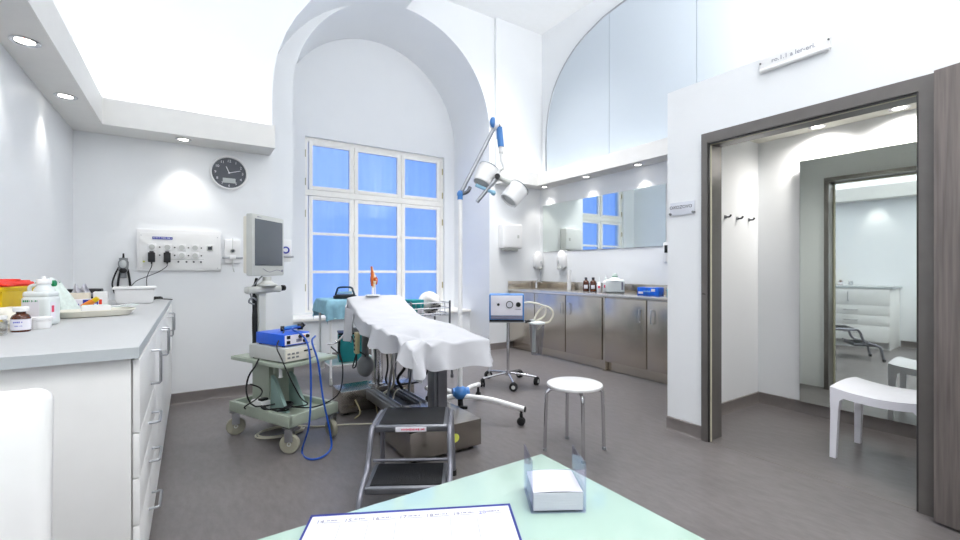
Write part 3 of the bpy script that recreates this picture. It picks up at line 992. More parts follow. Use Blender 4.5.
B().marks(.13, .010, frame_y((.18, -.0352, .286), (1, 0, 0))).out('printed_text', 'label', t)
B().box2((.24, -.034, .098), (.49, -.031, .102)).out('divider_line', 'grey_plastic', t)
s = B().box((.535, -.036, .205), (.05, .008, .05), bev=.003).out('data_socket', 'grey_plastic', t)
B().box((.535, -.0405, .205), (.032, .002, .03), bev=.001).cyl((.547, -.04, .218), (.547, -.044, .218), .006, seg=8).out('data_socket_port', 'inkdark', s)
for (x, z) in ((.03, .022), (.03, .305), (W_ - .03, .022), (W_ - .03, .305)):
    B().cyl((x, -.031, z), (x, -.0335, z), .004, seg=8).out('screw', 'alu', t)
def adapter(x, lab, pts):
    t = thing('power_adapter', lab, 'power adapter', (PX0 + x, YL - .042, PZ0 + .115), 0, 'plugged-in power adapters')
    B().box((0, -.026, 0), (.05, .046, .085), bev=.006).box((0, -.026, .047), (.03, .03, .012), bev=.004).out('adapter_case', 'black', t)
    B().cyl((0, -.026, -.04), (0, -.026, -.056), .008, .005).out('strain_relief', 'black', t)
    B().tube(pts, .0032, seg=6).out('cord', 'inkdark', t)
adapter(.105, 'black power adapter plugged into the leftmost socket of the panel', [(0, -.026, -.05), (.0, -.026, -.08), (-.02, -.022, -.13), (-.035, -.02, -.19), (-.03, -.06, -.255)])
adapter(.215, 'black power adapter plugged into the second socket of the panel', [(0, -.026, -.05), (-.005, -.026, -.08), (-.06, -.02, -.125), (-.14, -.018, -.165), (-.21, -.02, -.2), (-.25, -.05, -.25)])

# clock
t = thing('wall_clock', 'round charcoal wall clock with white rim and small date display', 'clock', (.307, YL - .001, 2.117))
RX = Matrix.Rotation(R(90), 4, 'X')
B().lathe([(0, 0), (.158, 0), (.160, .004), (.160, .026), (.152, .032), (.143, .030), (.141, .018), (.141, .006)], rot=RX, seg=48).out('rim', 'white', t)
B().lathe([(0, .006), (.1405, .006), (.1405, .012), (0, .012)], rot=RX, seg=48).out('dial', 'dial', t)
b = B()
for h in range(1, 13):
    a = R(90 - 30 * h)
    if h == 6:
        b.text('6', .032, frame_y((0, -.0126, -.119), (1, 0, 0)), .0004); continue
    b.text(str(h), .034, frame_y((.112 * math.cos(a), -.0126, .112 * math.sin(a)), (1, 0, 0)), .0004)
b.out('numerals', 'label', t)
B().box((0, -.0135, -.072), (.105, .003, .045), bev=.001).out('date_display', 'lcd', t)
def hand(L, deg, w):
    a = R(90 - deg)
    d = Vector((math.cos(a), 0, math.sin(a)))
    return B().box((d.x * L * .42, -.0165, d.z * L * .42), (L, .002, w), ry=-a).out('clock_hand', 'label', t)
hand(.068, 337, .006); hand(.105, 73, .005)
B().cyl((0, -.0145, 0), (0, -.019, 0), .007, seg=14).out('hub', 'label', t)

# gas outlets on rails
def outlet(name, label, x, z, w, blue):
    t = thing(name, label, 'wall outlet', (x, YL - .001, z))
    B().box2((-w / 2, -.025, -.085), (w / 2, 0, .135), bev=.005).out('outlet_box', 'white', t)
    B().box2((-w / 2 - .02, -.032, -.045), (w / 2 + .02, -.0255, -.025), bev=.002).out('rail', 'alu', t)
    if blue:
        B().lathe([(.022, 0), (.036, 0), (.036, .008), (.022, .008)], (0.0, -.0255, .03), rot=RX).out('ring', 'royal', t)
        B().cyl((0, -.0255, .03), (0, -.034, .03), .0215).out('outlet_face', 'white', t)
    else:
        B().cyl((0, -.0255, .03), (0, -.045, .03), .022).out('collar', 'grey_plastic', t)
        B().cyl((0, -.0455, .03), (0, -.052, .03), .014).out('nozzle', 'inkdark', t)
        B().box((0, -.042, -.03), (.05, .02, .04), bev=.004).out('bracket', 'white', t)
        B().tube([(0, -.04, .05), (0, -.045, .10), (0, -.04, .15)], .003).out('upper_lead', 'grey_plastic', t)
        B().tube([(0, -.045, -.045), (0, -.05, -.12), (.012, -.045, -.17)], .0035).out('hanging_lead', 'grey_plastic', t)
outlet('gas_outlet', 'white wall outlet with grey rail and lead left of the monitor', .335, 1.35, .13, False)
outlet('gas_outlet', 'white wall outlet with blue ring right behind the monitor', .80, 1.37, .11, True)

# ================================================================== ENDOSCOPY CART
CT = R(25)
t = thing('equipment_cart', 'sage green wheeled equipment cart holding blue and white devices', 'cart', (.564, 3.455, 0), CT)
b = B()
b.box((0, 0, .205), (.38, .69, .012))
for sx in (-1, 1):
    b.box((sx * .185, 0, .212), (.03, .70, .075), bev=.006)
for sy in (-1, 1):
    b.box((0, sy * .335, .212), (.395, .03, .075), bev=.006)
b.out('base_frame', 'cartgreen', t)
B().prism([(-.10, .02), (.10, .02), (.10, .22), (-.10, .22)], 'Z', .211, .555).out('column', 'cartgreen', t)
B().prism([(-.16, .211), (.02, .211), (.02, .45), (-.02, .42)], 'X', .06, .085).prism([(-.16, .211), (.02, .211), (.02, .45), (-.02, .42)], 'X', -.085, -.06).out('gusset', 'cartteal', t)
B().box((0, .0, .50), (.15, .03, .085), bev=.004).out('drawer_front', 'cartgreen', t)
B().box((0, -.01, .569), (.43, .62, .026), bev=.006).out('shelf', 'cartgreen', t)
B().box((0, -.01, .5835), (.40, .59, .004), bev=.001).out('shelf_mat', 'cartgreen', t)
for sx in (-.17, .17):
    B().cyl((sx, -.22, .556), (sx, -.22, .49), .011).cyl((sx, -.22, .49), (sx, -.22, .484), .014).out('hanging_peg', 'white', t)
for (sx, sy, yaw) in ((-1, -1, 35), (1, -1, -10), (-1, 1, 60), (1, 1, 20)):
    x, y = sx * .168, sy * .315
    c = B().box((x, y, .168), (.07, .07, .008), bev=.002).cyl((x, y, .164), (x, y, .150), .026).out('caster', 'alu', t)
    a = R(yaw); dx, dy = math.cos(a), math.sin(a)
    ox, oy = x - dy * .02, y + dx * .02
    f = B()
    for s in (-1, 1):
        f.box((x + dx * s * .024, y + dy * s * .024, .12), (.005, .05, .08), rz=a, bev=.002)
    f.box((x, y, .152), (.054, .05, .006), rz=a)
    f.out('fork', 'alu', c)
    w = B()
    q = Matrix.Rotation(a, 4, 'Z') @ Matrix.Rotation(R(90), 4, 'Y')
    w.lathe([(.045, -.018), (.058, -.017), (.0635, -.010), (.0635, .010), (.058, .017), (.045, .018)], (x, y, .0635), rot=q, seg=32)
    w.out('tyre', 'tyre', c)
    w = B()
    w.lathe([(0, -.014), (.012, -.021), (.016, -.015), (.045, -.012), (.045, .012), (.016, .015), (.012, .021), (0, .014)], (x, y, .0635), rot=q, seg=24)
    w.out('wheel_hub', 'grey_plastic', c)
# post with arm
p = B().box((-.03, .23, .80), (.055, .045, .44), bev=.006).out('post', 'grey_plastic', t)
B().box((-.02, .21, 1.055), (.30, .06, .05), rz=R(10), bev=.018, seg=3).box((-.03, .23, 1.025), (.06, .05, .03), bev=.008).out('monitor_arm', 'grey_plastic', t)
B().cyl((.128, .236, 1.06), (.152, .240, 1.06), .011).cyl((.152, .240, 1.06), (.172, .243, 1.06), .022).out('clamp_knob', 'black', t)
B().lathe([(.07, 1.08), (.074, 1.085), (.072, 1.094), (.05, 1.10), (.03, 1.12), (.03, 1.15)], (0, .20, 0)).out('swivel', 'grey_plastic', t)
# cable sleeve
B().tube([(-.08, .20, 1.14), (-.09, .22, 1.05), (-.075, .235, .98), (-.07, .24, .80), (-.07, .24, .60)], [.010, .010, .016, .019, .017], seg=10).out('cable_sleeve', 'rubber', t)
B().tube([(-.04, .19, 1.16), (-.10, .19, 1.10), (-.13, .2, 1.05), (-.10, .22, .97)], .005).out('lead', 'grey_mid', t)
B().tube([(-.08, .20, .98), (-.13, .18, 1.0), (-.15, .18, .97), (-.10, .2, .95)], .007).out('hook', 'grey_mid', t)

# monitor
mt = thing('monitor', 'grey flat monitor with white bezel mounted on the equipment cart post', 'monitor', (.49, 3.63, 1.155), R(50))
B().box((0, .02, .225), (.40, .05, .445), bev=.012).out('bezel', 'grey_plastic', mt)
B().box((0, .06, .225), (.375, .035, .41), bev=.014).box((0, .09, .2), (.2, .03, .2), bev=.01).out('rear_shell', 'grey_mid' if False else 'offwhite', mt)
B().box((0, -.0065, .245), (.345, .004, .335), bev=.001).out('screen', 'screen', mt)
B().marks(.05, .009, frame_y((-.12, -.0056, .428), (1, 0, 0))).out('lettering', 'ink', mt)
B().cyl((.17, -.005, .04), (.17, -.009, .04), .008).out('power_button', 'ink', mt)
B().tube([(-.08, -.006, .055), (0, -.006, .03), (.10, -.006, .045), (.18, -.006, .03)], .002, seg=5).out('bezel_curve', 'ink', mt)

# white device
wd = thing('video_processor', 'white device with slot and keys, lower one on the equipment cart', 'medical device', tuple(Vector((.564, 3.455, .586)) + Matrix.Rotation(CT, 3, 'Z') @ Vector((-.075, -.10, 0))), CT)
B().box((0, 0, .053), (.245, .40, .094), bev=.008).out('casing', 'offwhite' if False else 'grey_plastic', wd)
B().box((0, -.2015, .053), (.23, .004, .08), bev=.001).out('front_panel', 'offwhite', wd)
B().box((.055, -.2045, .067), (.065, .003, .008)).out('disc_slot', 'black', wd)
for i in range(3):
    for j in range(2):
        B().box((-.092 + i * .032, -.2045, .06 - j * .025), (.02, .003, .012), bev=.001).out('key', 'grey_mid', wd)
B().cyl((.055, -.203, .035), (.055, -.207, .035), .011).out('dial_knob', 'grey_plastic', wd)
for sx in (-.10, .10):
    for sy in (-.17, .17):
        B().cyl((sx, sy, 0), (sx, sy, .007), .012, seg=10).out('foot', 'rubber', wd)
# blue device
bd = thing('light_source', 'bright blue device with white front panel on top of the white device', 'medical device', tuple(Vector((.564, 3.455, .687)) + Matrix.Rotation(CT, 3, 'Z') @ Vector((-.078, -.11, 0))), CT)
B().box((0, 0, .046), (.205, .31, .078), bev=.006).out('casing', 'blue', bd)
B().box((0.002, -.1565, .046), (.19, .004, .064), bev=.001).out('front_panel', 'label', bd)
for (x, z, r) in ((-.068, .064, .0), (-.068, .03, .0)):
    B().box((x, -.160, z), (.026, .004, .022), bev=.002).out('socket', 'black', bd)
for (x, z) in ((.02, .062), (.077, .058), (.055, .03)):
    B().cyl((x, -.158, z), (x, -.171, z), .013, .011).out('knob', 'black', bd)
B().cyl((.05, -.158, .062), (.05, -.165, .062), .006).out('indicator', 'orange', bd)
B().box((.012, -.1595, .036), (.04, .002, .02)).out('legend_plate', 'ink', bd)
for sx in (-.085, .085):
    for sy in (-.13, .13):
        B().cyl((sx, sy, 0), (sx, sy, .008), .010, seg=10).out('foot', 'rubber', bd)

def ctw(x, y, z):
    p = Vector((.564, 3.455, 0)) + Matrix.Rotation(CT, 3, 'Z') @ Vector((x, y, 0))
    return Vector((p.x, p.y, z))
# camera head with blue light cable on the blue device
t = thing('camera_head', 'black and silver camera head with long blue cable hanging off cart', 'camera head', (0, 0, 0))
B().cyl(ctw(-.06, -.10, .79), ctw(-.0, -.16, .80), .014).out('grip', 'bluejoint', t)
B().cyl(ctw(-.08, -.085, .79), ctw(-.06, -.10, .79), .018).cyl(ctw(0.0, -.16, .80), ctw(.03, -.18, .80), .022).cyl(ctw(.02, -.175, .80), ctw(.035, -.185, .82), .016).out('coupler', 'black', t)
P = [ctw(.03, -.18, .80), cam(292, 329, 3.02), cam(303, 336, 2.93), cam(309, 350, 2.86), cam(311, 385, 2.83), cam(309, 425, 2.81)]
for (px_, py_) in ((302, 451), (309, 459), (322, 457), (331, 448)):
    P.append(cam(px_, py_, 1.19 * 441 / (py_ - 270)))
P += [cam(330, 432, 2.96), cam(323, 398, 2.95), cam(318, 362, 2.95), cam(312, 342, 2.96), ctw(.06, -.275, .735)]
B().tube(P, .0062, seg=8, sm=6).out('blue_cable', 'bluecable', t)
B().tube([ctw(-.075, -.09, .79), ctw(-.12, -.18, .78), ctw(-.205, -.23, .70), ctw(-.215, -.30, .62), ctw(-.19, -.35, .50), ctw(-.12, -.36, .36), ctw(-.02, -.30, .28), ctw(-.05, -.2, .255)], .0045, seg=6, sm=5).out('black_lead', 'black', t)
# black cables on base of the cart
pp = []
for k in range(34):
    a = k * .95
    pp.append(ctw(-.09 + .085 * math.cos(a) * (1 + .25 * math.sin(k * 1.3)), -.05 + .11 * math.sin(a) * (1 + .2 * math.cos(k * .7)), .222 + .035 * abs(math.sin(k * .8))))
pp += [ctw(-.20, .02, .26), ctw(-.245, .05, .36), ctw(-.26, .0, .48), ctw(-.245, -.05, .55), ctw(-.2, -.02, .59)]
b = B(); b.tube(pp, .0058, seg=6, sm=3)
b.tube([ctw(-.05, -.1, .24), ctw(.05, -.28, .24), ctw(.18, -.36, .30), ctw(.23, -.36, .42), ctw(.24, -.33, .56), ctw(.20, -.27, .64)], .005, seg=6, sm=5)
pp = []
for k in range(9):
    a = k * .7
    pp.append(ctw(-.19 + .06 * math.sin(a), .06 + .04 * math.cos(a), .40 - .02 * k))
b.tube(pp, .005, seg=6, sm=3)
o = b.out('cable_bundle', 'rubber')
tag(o, 'black cables coiled on the lower base of the green cart', 'cable')
t = thing('plug_block', 'white plug block lying among black cables on green cart base', 'plug block', tuple(ctw(-.13, .07, .2125)), CT)
B().box((0, 0, .035), (.075, .12, .07), bev=.006).out('plug_case', 'white', t)
B().box((0, -.03, .078), (.05, .045, .016), bev=.003).out('plug', 'black', t)
# white cable loops on the floor
pp = []
for k in range(20):
    a = -k * .62
    pp.append((.55 + .17 * math.cos(a) * (1 - .01 * k), 3.52 + .10 * math.sin(a), .006 + .0007 * k))
pp += [(.80, 3.5, .006), (1.0, 3.42, .006), (1.12, 3.36, .006), (1.24, 3.32, .01), (1.33, 3.33, .10), (1.40, 3.38, .215), (1.5, 3.42, .215)]
o = B().tube(pp, .0065, seg=7, sm=5).out('power_cable', 'cream_cable')
tag(o, 'cream power cable looping on the floor under the green cart', 'cable')

# ================================================================== INSTRUMENT TABLE with drape
t = thing('instrument_table', 'white tubular instrument table behind the head of the treatment couch', 'table', (0, 0, 0))
tx0, tx1, ty0, ty1 = 1.215, 1.76, 4.66, 5.12
for (x, y) in ((tx0, ty0), (tx1, ty0), (tx0, ty1), (tx1, ty1)):
    l = B().cyl((x, y, .075), (x, y, .87), .0125).out('leg', 'white', t)
    B().cyl((x, y, .045), (x, y, .08), .015).lathe([(0, -.011), (.03, -.010), (.036, -.004), (.036, .004), (.03, .010), (0, .011)], (x, y, .037), rot=Matrix.Rotation(R(90), 4, 'Y'), seg=20).out('caster', 'grey_plastic', l)
for z in (.20, .86):
    B().tube([(tx0, ty0, z), (tx1, ty0, z), (tx1, ty1, z), (tx0, ty1, z)], .009, sm=0, closed=True).out('rail', 'white', t)
B().box2((tx0 + .01, ty0 + .01, .19), (tx1 - .01, ty1 - .01, .205)).out('lower_shelf', 'cartteal', t)
B().box2((tx0 - .01, ty0 - .01, .87), (tx1 + .01, ty1 + .01, .885), bev=.003).out('table_top', 'white', t)
def drape(u, v):
    W2, D2 = .31, .255
    cx, cy = (tx0 + tx1) / 2, (ty0 + ty1) / 2
    a = (u - .5) * 2 * (W2 + .14); c = (v - .5) * 2 * (D2 + .20)
    ex = max(0, abs(a) - W2); ey = max(0, abs(c) - D2)
    sa = 1 if a > 0 else -1; sc = 1 if c > 0 else -1
    hang = math.hypot(ex, ey)
    fl = .05 * math.sin(13 * u * 2 + 1) * (ey / .15) + .03 * math.sin(11 * v * 2) * (ex / .15)
    x = cx + min(abs(a), W2) * sa + sa * .015 * min(1, ex * 20) + .12 * ex * sa + (.5 * fl * .5 if ey else 0)
    y = cy + min(abs(c), D2) * sc + sc * .015 * min(1, ey * 20) + sc * abs(fl) * .45
    z = .8875 - hang + .004 * math.sin(u * 31 + v * 9) * math.cos(v * 23)
    return Vector((x, y, max(z, .8875 - hang) if hang == 0 else z))
o = B().grid(drape, 60, 50, .003).out('drape', 'drape', ang=70)
tag(o, 'pale blue cloth drape hanging over the white instrument table', 'drape')
B().tube([(tx0 + .02, ty0 - .055, .70), (tx0 + .2, ty0 - .05, .695), (tx0 + .36, ty0 - .055, .70), (tx1 - .0, ty0 - .05, .697)], .006).out('hem', 'drape_pale', o)
# foot pedal
t = thing('foot_pedal', 'dark teal foot pedal with arched handle lying on the blue drape', 'foot pedal', (1.41, 4.83, .894), R(-22))
B().box((0, 0, .016), (.235, .14, .03), bev=.012).box((0, .01, .034), (.19, .1, .012), bev=.006).out('pedal_base', 'black', t)
B().tube([(-.10, 0, .03), (-.085, 0, .075), (-.06, 0, .115), (.06, 0, .115), (.085, 0, .075), (.10, 0, .03)], .011).out('arched_handle', 'tealdark', t)
B().box((0, -.005, .06), (.15, .012, .028), bev=.004).out('pedal_plate', 'lightblue', t)
# teal bag
t = thing('cool_bag', 'teal box bag with black straps on the lower table shelf', 'bag', (1.50, 4.86, .2065), R(-12))
B().box((0, 0, .15), (.30, .24, .30), bev=.02).out('bag_body', 'teal', t)
B().box((0, 0, .306), (.31, .25, .02), bev=.008).tube([(-.14, -.127, .29), (-.15, -.14, .15), (-.13, -.127, .03)], .012).tube([(.08, -.125, .33), (.0, -.125, .36), (-.08, -.125, .33)], .012).out('strap', 'black', t)

# ================================================================== TREATMENT COUCH
t = thing('treatment_couch', 'height-adjustable treatment couch with steel bases under white paper sheet', 'couch', (0, 0, 0))
B().box2((1.12, 2.48, .025), (1.64, 3.02, .20), bev=.006).out('foot_base', 'steel_base', t)
B().box2((1.03, 3.63, .02), (1.68, 3.90, .20), bev=.006).out('head_base', 'steel_base', t)
for (x, y) in ((1.17, 2.54), (1.59, 2.54), (1.17, 2.96), (1.59, 2.96), (1.08, 3.68), (1.63, 3.68), (1.08, 3.85), (1.63, 3.85)):
    B().cyl((x, y, 0), (x, y, .03), .022, seg=12).out('foot', 'rubber', t)
for x in (1.27, 1.47):
    B().box2((x - .035, 3.02, .12), (x + .035, 3.63, .19), bev=.004).box2((x - .028, 3.02, .19), (x - .02, 3.63, .21)).box2((x + .02, 3.02, .19), (x + .028, 3.63, .21)).out('base_rail', 'alu', t)
B().box2((1.31, 3.03, .09), (1.43, 3.62, .16), bev=.004).out('spindle_cover', 'black', t)
B().cyl((1.375, 3.74, .20), (1.375, 3.74, .76), .05, seg=28).lathe([(.075, .20), (.075, .215), (.055, .22), (.055, .225)], (1.375, 3.74, 0)).out('head_column', 'chrome', t)
B().box2((1.325, 2.56, .20), (1.425, 2.66, .70), bev=.012).box2((1.345, 2.54, .20), (1.405, 2.561, .70), bev=.004).out('foot_column', 'alu_dark', t)
B().box2((1.14, 2.45, .68), (1.58, 3.1, .715), bev=.006).box2((1.18, 3.1, .66), (1.56, 3.82, .70), bev=.006).out('bed_frame', 'frame_dark', t)
B().ell((1.22, 3.60, .40), (.07, .08, .09)).cyl((1.22, 3.6, .45), (1.22, 3.6, .66), .03).out('motor', 'grey_mid', t)
B().cyl((1.50, 3.35, .19), (1.46, 3.15, .68), .011).cyl((1.30, 3.3, .19), (1.30, 3.15, .68), .011).out('support_strut', 'alu', t)
B().tube([(1.24, 3.2, .66), (1.30, 3.3, .45), (1.33, 3.42, .30), (1.42, 3.50, .22), (1.5, 3.46, .24), (1.6, 3.3, .3), (1.58, 3.0, .60)], .008).tube([(1.10, 3.58, .66), (1.14, 3.55, .55), (1.20, 3.56, .5), (1.22, 3.6, .46)], .006).tube([(1.28, 3.05, .64), (1.36, 3.1, .48), (1.34, 3.2, .36), (1.42, 3.3, .25)], .012).out('cable', 'black', t)
B().tube([(1.12, 3.72, .195), (1.16, 3.55, .05), (1.1, 3.5, .012)], .006).tube([(1.3, 3.62, .2), (1.28, 3.52, .1), (1.26, 3.4, .02)], .005).out('yellow_lead', 'beige', t)
B().tube([(1.34, 3.3, .68), (1.33, 3.3, .5), (1.35, 3.3, .3), (1.30, 3.4, .2)], .010).out('white_hose', 'cream_cable', t)
B().cyl((1.25, 2.4795, .145), (1.25, 2.4775, .145), .03) and None
B().cyl((1.437, 2.4795, .11), (1.437, 2.4770, .11), .028, seg=24).out('sticker', 'khakigreen', t)
# mattress: two sections
prof = [(2.42, .755), (2.9, .80), (3.30, .812), (3.48, .83), (3.62, .88), (3.86, .965)]
def topz(y):
    if y <= prof[0][0]:
        return prof[0][1]
    for (a, za), (c, zc) in zip(prof, prof[1:]):
        if y <= c:
            k = (y - a) / (c - a)
            k = k * k * (3 - 2 * k) * .4 + k * .6
            return za + (zc - za) * k
    return prof[-1][1]
def matt(y0, y1, n):
    b = B()
    up = [(y0 + (y1 - y0) * k / n, topz(y0 + (y1 - y0) * k / n) - .016) for k in range(n + 1)]
    dn = [(y, z - .06) for y, z in up[::-1]]
    b.prism(up + dn, 'X', 1.17, 1.60)
    return b
matt(2.44, 3.44, 10).out('mattress', 'mattress', t)
matt(3.45, 3.85, 8).out('backrest', 'mattress', t)
# handset
HX, HY = 1.098, 3.44
h = B().box((HX, HY, .625), (.035, .055, .17), rx=R(6), bev=.010).out('handset', 'beige', t)
b = B()
for k in range(4):
    b.cyl((HX - .018, HY, .575 + k * .033), (HX - .022, HY, .575 + k * .033), .009, seg=10)
b.out('handset_button', 'black', h)
B().tube([(HX, 3.45, .54), (1.10, 3.47, .44), (1.09, 3.52, .42), (1.12, 3.54, .5), (1.15, 3.54, .64)], .006).out('handset_cord', 'black', h)
# arm bracket sticking out at head end
B().tube([(1.14, 3.78, .70), (1.08, 3.80, .62), (1.03, 3.82, .58), (.97, 3.83, .575)], .011).out('side_bracket', 'chrome', t)

# sheet
XA, XB_ = 1.10, 1.635
def smooth(t):
    t = max(0, min(1, t)); return t * t * (3 - 2 * t)
def sheetf(u, v):
    # v: 0 = beyond foot end, 1 = head; u: 0 = left hem, 1 = right hem
    Ltot = 1.45; foot = .17
    s = v * (Ltot + foot) - foot          # distance from the foot edge, negative hangs
    y = 2.405 + max(0, s)
    xa = XA + .055 * smooth((y - 2.9) / .9)
    hl = .125 + .015 * math.sin(y * 7) - .02 * smooth((y - 3.2) / .5)
    hr = .17
    Wd = XB_ - xa
    c = -hl + u * (Wd + hl + hr)
    ex = max(0, -c) if c < 0 else max(0, c - Wd)
    ey = max(0, -s)
    side = -1 if c < 0 else (1 if c > Wd else 0)
    x = xa + min(max(c, 0), Wd)
    z = topz(y)
    m = min(max(c, 0), Wd) / Wd
    z += .008 - .014 * (abs(m - .5) * 2) ** 4
    z += .003 * math.sin(x * 31 + y * 12) * math.sin(y * 17)
    # soft dents and folds of the paper
    dx, dy = x - 1.21, y - 2.50
    rr = math.hypot(dx, dy)
    aa = math.atan2(dy, dx)
    z += .016 * math.exp(-((rr - .15) / .12) ** 2) * math.sin(aa * 6 + .6)
    z += .012 * math.exp(-((x - 1.15) / .06) ** 2) * math.exp(-((y - 2.95) / .35) ** 2) * math.sin(y * 30 + x * 14)
    z -= .012 * math.exp(-((x - 1.36) / .16) ** 2) * math.exp(-((y - 2.46) / .07) ** 2)
    z += .006 * math.exp(-((x - .5 * y - .12) / .035) ** 2) * math.exp(-((y - 2.75) / .3) ** 2)
    if ex > 0 and ey > 0:
        z -= max(ex, ey) + .22 * min(ex, ey)
        k = min(1, min(ex, ey) / .12)
        x += side * (.012 + .10 * ex) * (1 - k) - side * .035 * k
        y -= (.012 + .10 * ey) + .05 * k
    elif ex > 0:
        wav = math.sin(y * 13 + 1.0) * .6 + math.sin(y * 23 + .5) * .4
        fade = smooth((3.6 - y) / .5)
        x += side * (.010 + .12 * ex + .42 * ex * wav * fade)
        z -= ex * .985
    elif ey > 0:
        # a swag between the two corners with a deep fold at the left
        q = (x - XA) / Wd
        wv = .7 * math.exp(-((q - .06) / .07) ** 2) - .6 * math.exp(-((q - .2) / .08) ** 2) + .5 * math.exp(-((q - .36) / .1) ** 2) - .25 * math.exp(-((q - .62) / .15) ** 2) + .5 * math.exp(-((q - .93) / .1) ** 2)
        y -= .012 + .16 * ey + .55 * ey * wv
        z -= .012 * wv * min(1, ey / .05)
        z -= ey * .985
    return Vector((x, y, z))
o = B().grid(sheetf, 100, 130, .0025).out('paper_sheet', 'sheet', ang=75)
tag(o, 'white paper sheet draped over the whole treatment couch', 'sheet')
# sheet tail / white side flap at the head
t = thing('white_apron', 'white cloth hanging from the head end of the couch beside the handset', 'cloth', (0, 0, 0))
B().grid(lambda u, v: Vector((1.105 + .02 * math.sin(u * 8) + .015 * v, 3.60 + u * .24 + .02 * (1 - v), .60 + v * (.235 + .085 * u))), 14, 12, .003).out('hanging_cloth', 'sheet', t)

# knee model
t = thing('knee_model', 'orange and ivory knee joint model on a white stand at couch head', 'anatomical model', (1.36, 3.81, .9700), 0)
B().box((0, 0, .005), (.12, .06, .012), bev=.004).out('base_plate', 'white', t)
B().cyl((0, 0, .01), (0, 0, .075), .011).cyl((.022, 0, .01), (.02, 0, .075), .006).out('support_rod', 'white', t)
B().tube([(0.008, 0, .075), (.006, 0, .10), (.006, 0, .118), (.008, 0, .132)], [.017, .018, .024, .028], seg=14, sm=3).out('tibia', 'bone', t)
B().ell((-.004, 0, .145), (.018, .022, .017)).ell((.02, 0, .145), (.017, .022, .017)).tube([(.008, 0, .15), (.004, 0, .18), (-.006, 0, .22), (-.012, 0, .262)], [.024, .018, .014, .012], seg=14, sm=4).out('femur', 'bone', t)
b = B().tube([(-.012, -.016, .09), (-.016, -.018, .14), (-.012, -.018, .19), (-.018, -.014, .262)], [.012, .015, .014, .008], seg=10)
b.tube([(.03, -.01, .10), (.034, -.012, .145), (.022, -.012, .17)], .007)
b.ell((.01, -.024, .148), (.013, .007, .017))
b.out('ligament', 'muscle', t)

# wire basket trolley behind
t = thing('wire_basket', 'chrome wire basket on a stand beyond the couch near window', 'basket', (0, 0, 0))
bx0, bx1, by0, by1 = 1.95, 2.42, 4.30, 4.66
b = B()
for z in (.72, .78, .84):
    b.tube([(bx0, by0, z), (bx1, by0, z), (bx1, by1, z), (bx0, by1, z)], .006, sm=0, closed=True, seg=6)
for k in range(9):
    x = bx0 + (bx1 - bx0) * k / 8
    b.tube([(x, by0, .84), (x, by0, .70), (x, by1, .70), (x, by1, .84)], .003, sm=0, seg=5)
for k in range(7):
    y = by0 + (by1 - by0) * k / 6
    b.tube([(bx0, y, .84), (bx0, y, .70), (bx1, y, .70), (bx1, y, .84)], .003, sm=0, seg=5)
b.out('wire_frame', 'chrome', t)
for (x, y) in ((bx0, by0), (bx1, by0), (bx0, by1), (bx1, by1)):
    B().tube([(x, y, .86), (x, y, .5), (x + (.03 if x > 2.2 else -.03), y, .03)], .012, sm=0).cyl((x + (.03 if x > 2.2 else -.03), y, 0), (x + (.03 if x > 2.2 else -.03), y, .035), .018).out('leg', 'alu_dark', t)
t = thing('linen_bundle', 'round white bundle heaped in the wire basket', 'bundle', (2.26, 4.48, .708))
B().grid(lambda u, v: Vector((.13 * math.cos(u * 2 * PI) * math.sin(v * PI) * (1 + .13 * math.sin(u * 25.13 + v * 7) * math.sin(v * 9)), .13 * math.sin(u * 2 * PI) * math.sin(v * PI) * (1 + .12 * math.sin(u * 18.85 + v * 11)), .125 - .12 * math.cos(v * PI) * (1 + .05 * math.sin(u * 19 + v * 9)))), 48, 20).out('folded_cloth', 'linen', t, ang=180)
t = thing('teal_carton', 'flat teal and white carton in the wire basket nearest the sheet', 'box', (2.05, 4.46, .705), R(8))
B().box((0, 0, .085), (.15, .2, .17), bev=.005).out('carton_body', 'teal', t)
B().box((.03, -.1006, .05), (.08, .001, .06)).out('white_panel', 'label', t)
t = thing('hose_coil', 'dark coiled leads lying in the wire basket under the bundle', 'cable', (0, 0, 0))
pp = [(2.2 + .05 * math.cos(k * .9) + .01 * k * .5, 4.345 + .025 * math.sin(k * 1.3), .72 + .006 * k) for k in range(20)]
B().tube(pp, .007, seg=6, sm=3).out('lead', 'rubber', t)

# ================================================================== STEP STOOL
ST = R(-31)
o0 = cam(411, 0, 2.215); 
t = thing('step_stool', 'two-step metal stool with black rubber treads by the couch foot', 'step stool', (o0.x, o0.y, 0), ST)
for (y0, y1, z) in ((0.0, .30, .42), (-.225, .03, .22)):
    tr = B().box((0, (y0 + y1) / 2, z - .018), (.37, y1 - y0, .036), bev=.012, seg=3).out('tread', 'alu_dark', t)
    B().box((0, (y0 + y1) / 2, z + .001), (.325, (y1 - y0) - .035, .006), bev=.002).out('rubber_mat', 'tread', tr)
for s in (-1, 1):
    x = s * .195
    B().tube([(x, .05, .402), (x, .0, .405), (x, -.035, .36), (x * 1.02, -.06, .28), (x * 1.02, -.10, .235), (x * 1.02, -.19, .21), (x * 1.03, -.245, .17), (x * 1.04, -.265, .08), (x * 1.05, -.28, .02)], .014, seg=12, sm=5).out('front_rail', 'rail_grey', t)
    B().tube([(x, .02, .402), (x, .25, .402), (x, .30, .37), (x * 1.03, .335, .20), (x * 1.06, .36, .02)], .014, seg=12, sm=4).out('rear_rail', 'rail_grey', t)
    for yy in (-.281, .361):
        B().cyl((x * 1.055, yy, 0), (x * 1.055, yy, .03), .018, seg=14).out('foot', 'rubber', t)
B().cyl((-.195, .035, .232), (.195, .035, .232), .008).out('cross_bar', 'rail_grey', t)
B().box((.0, -.0012, .4), (.155, .003, .024), bev=.001).out('sticker', 'label', t)
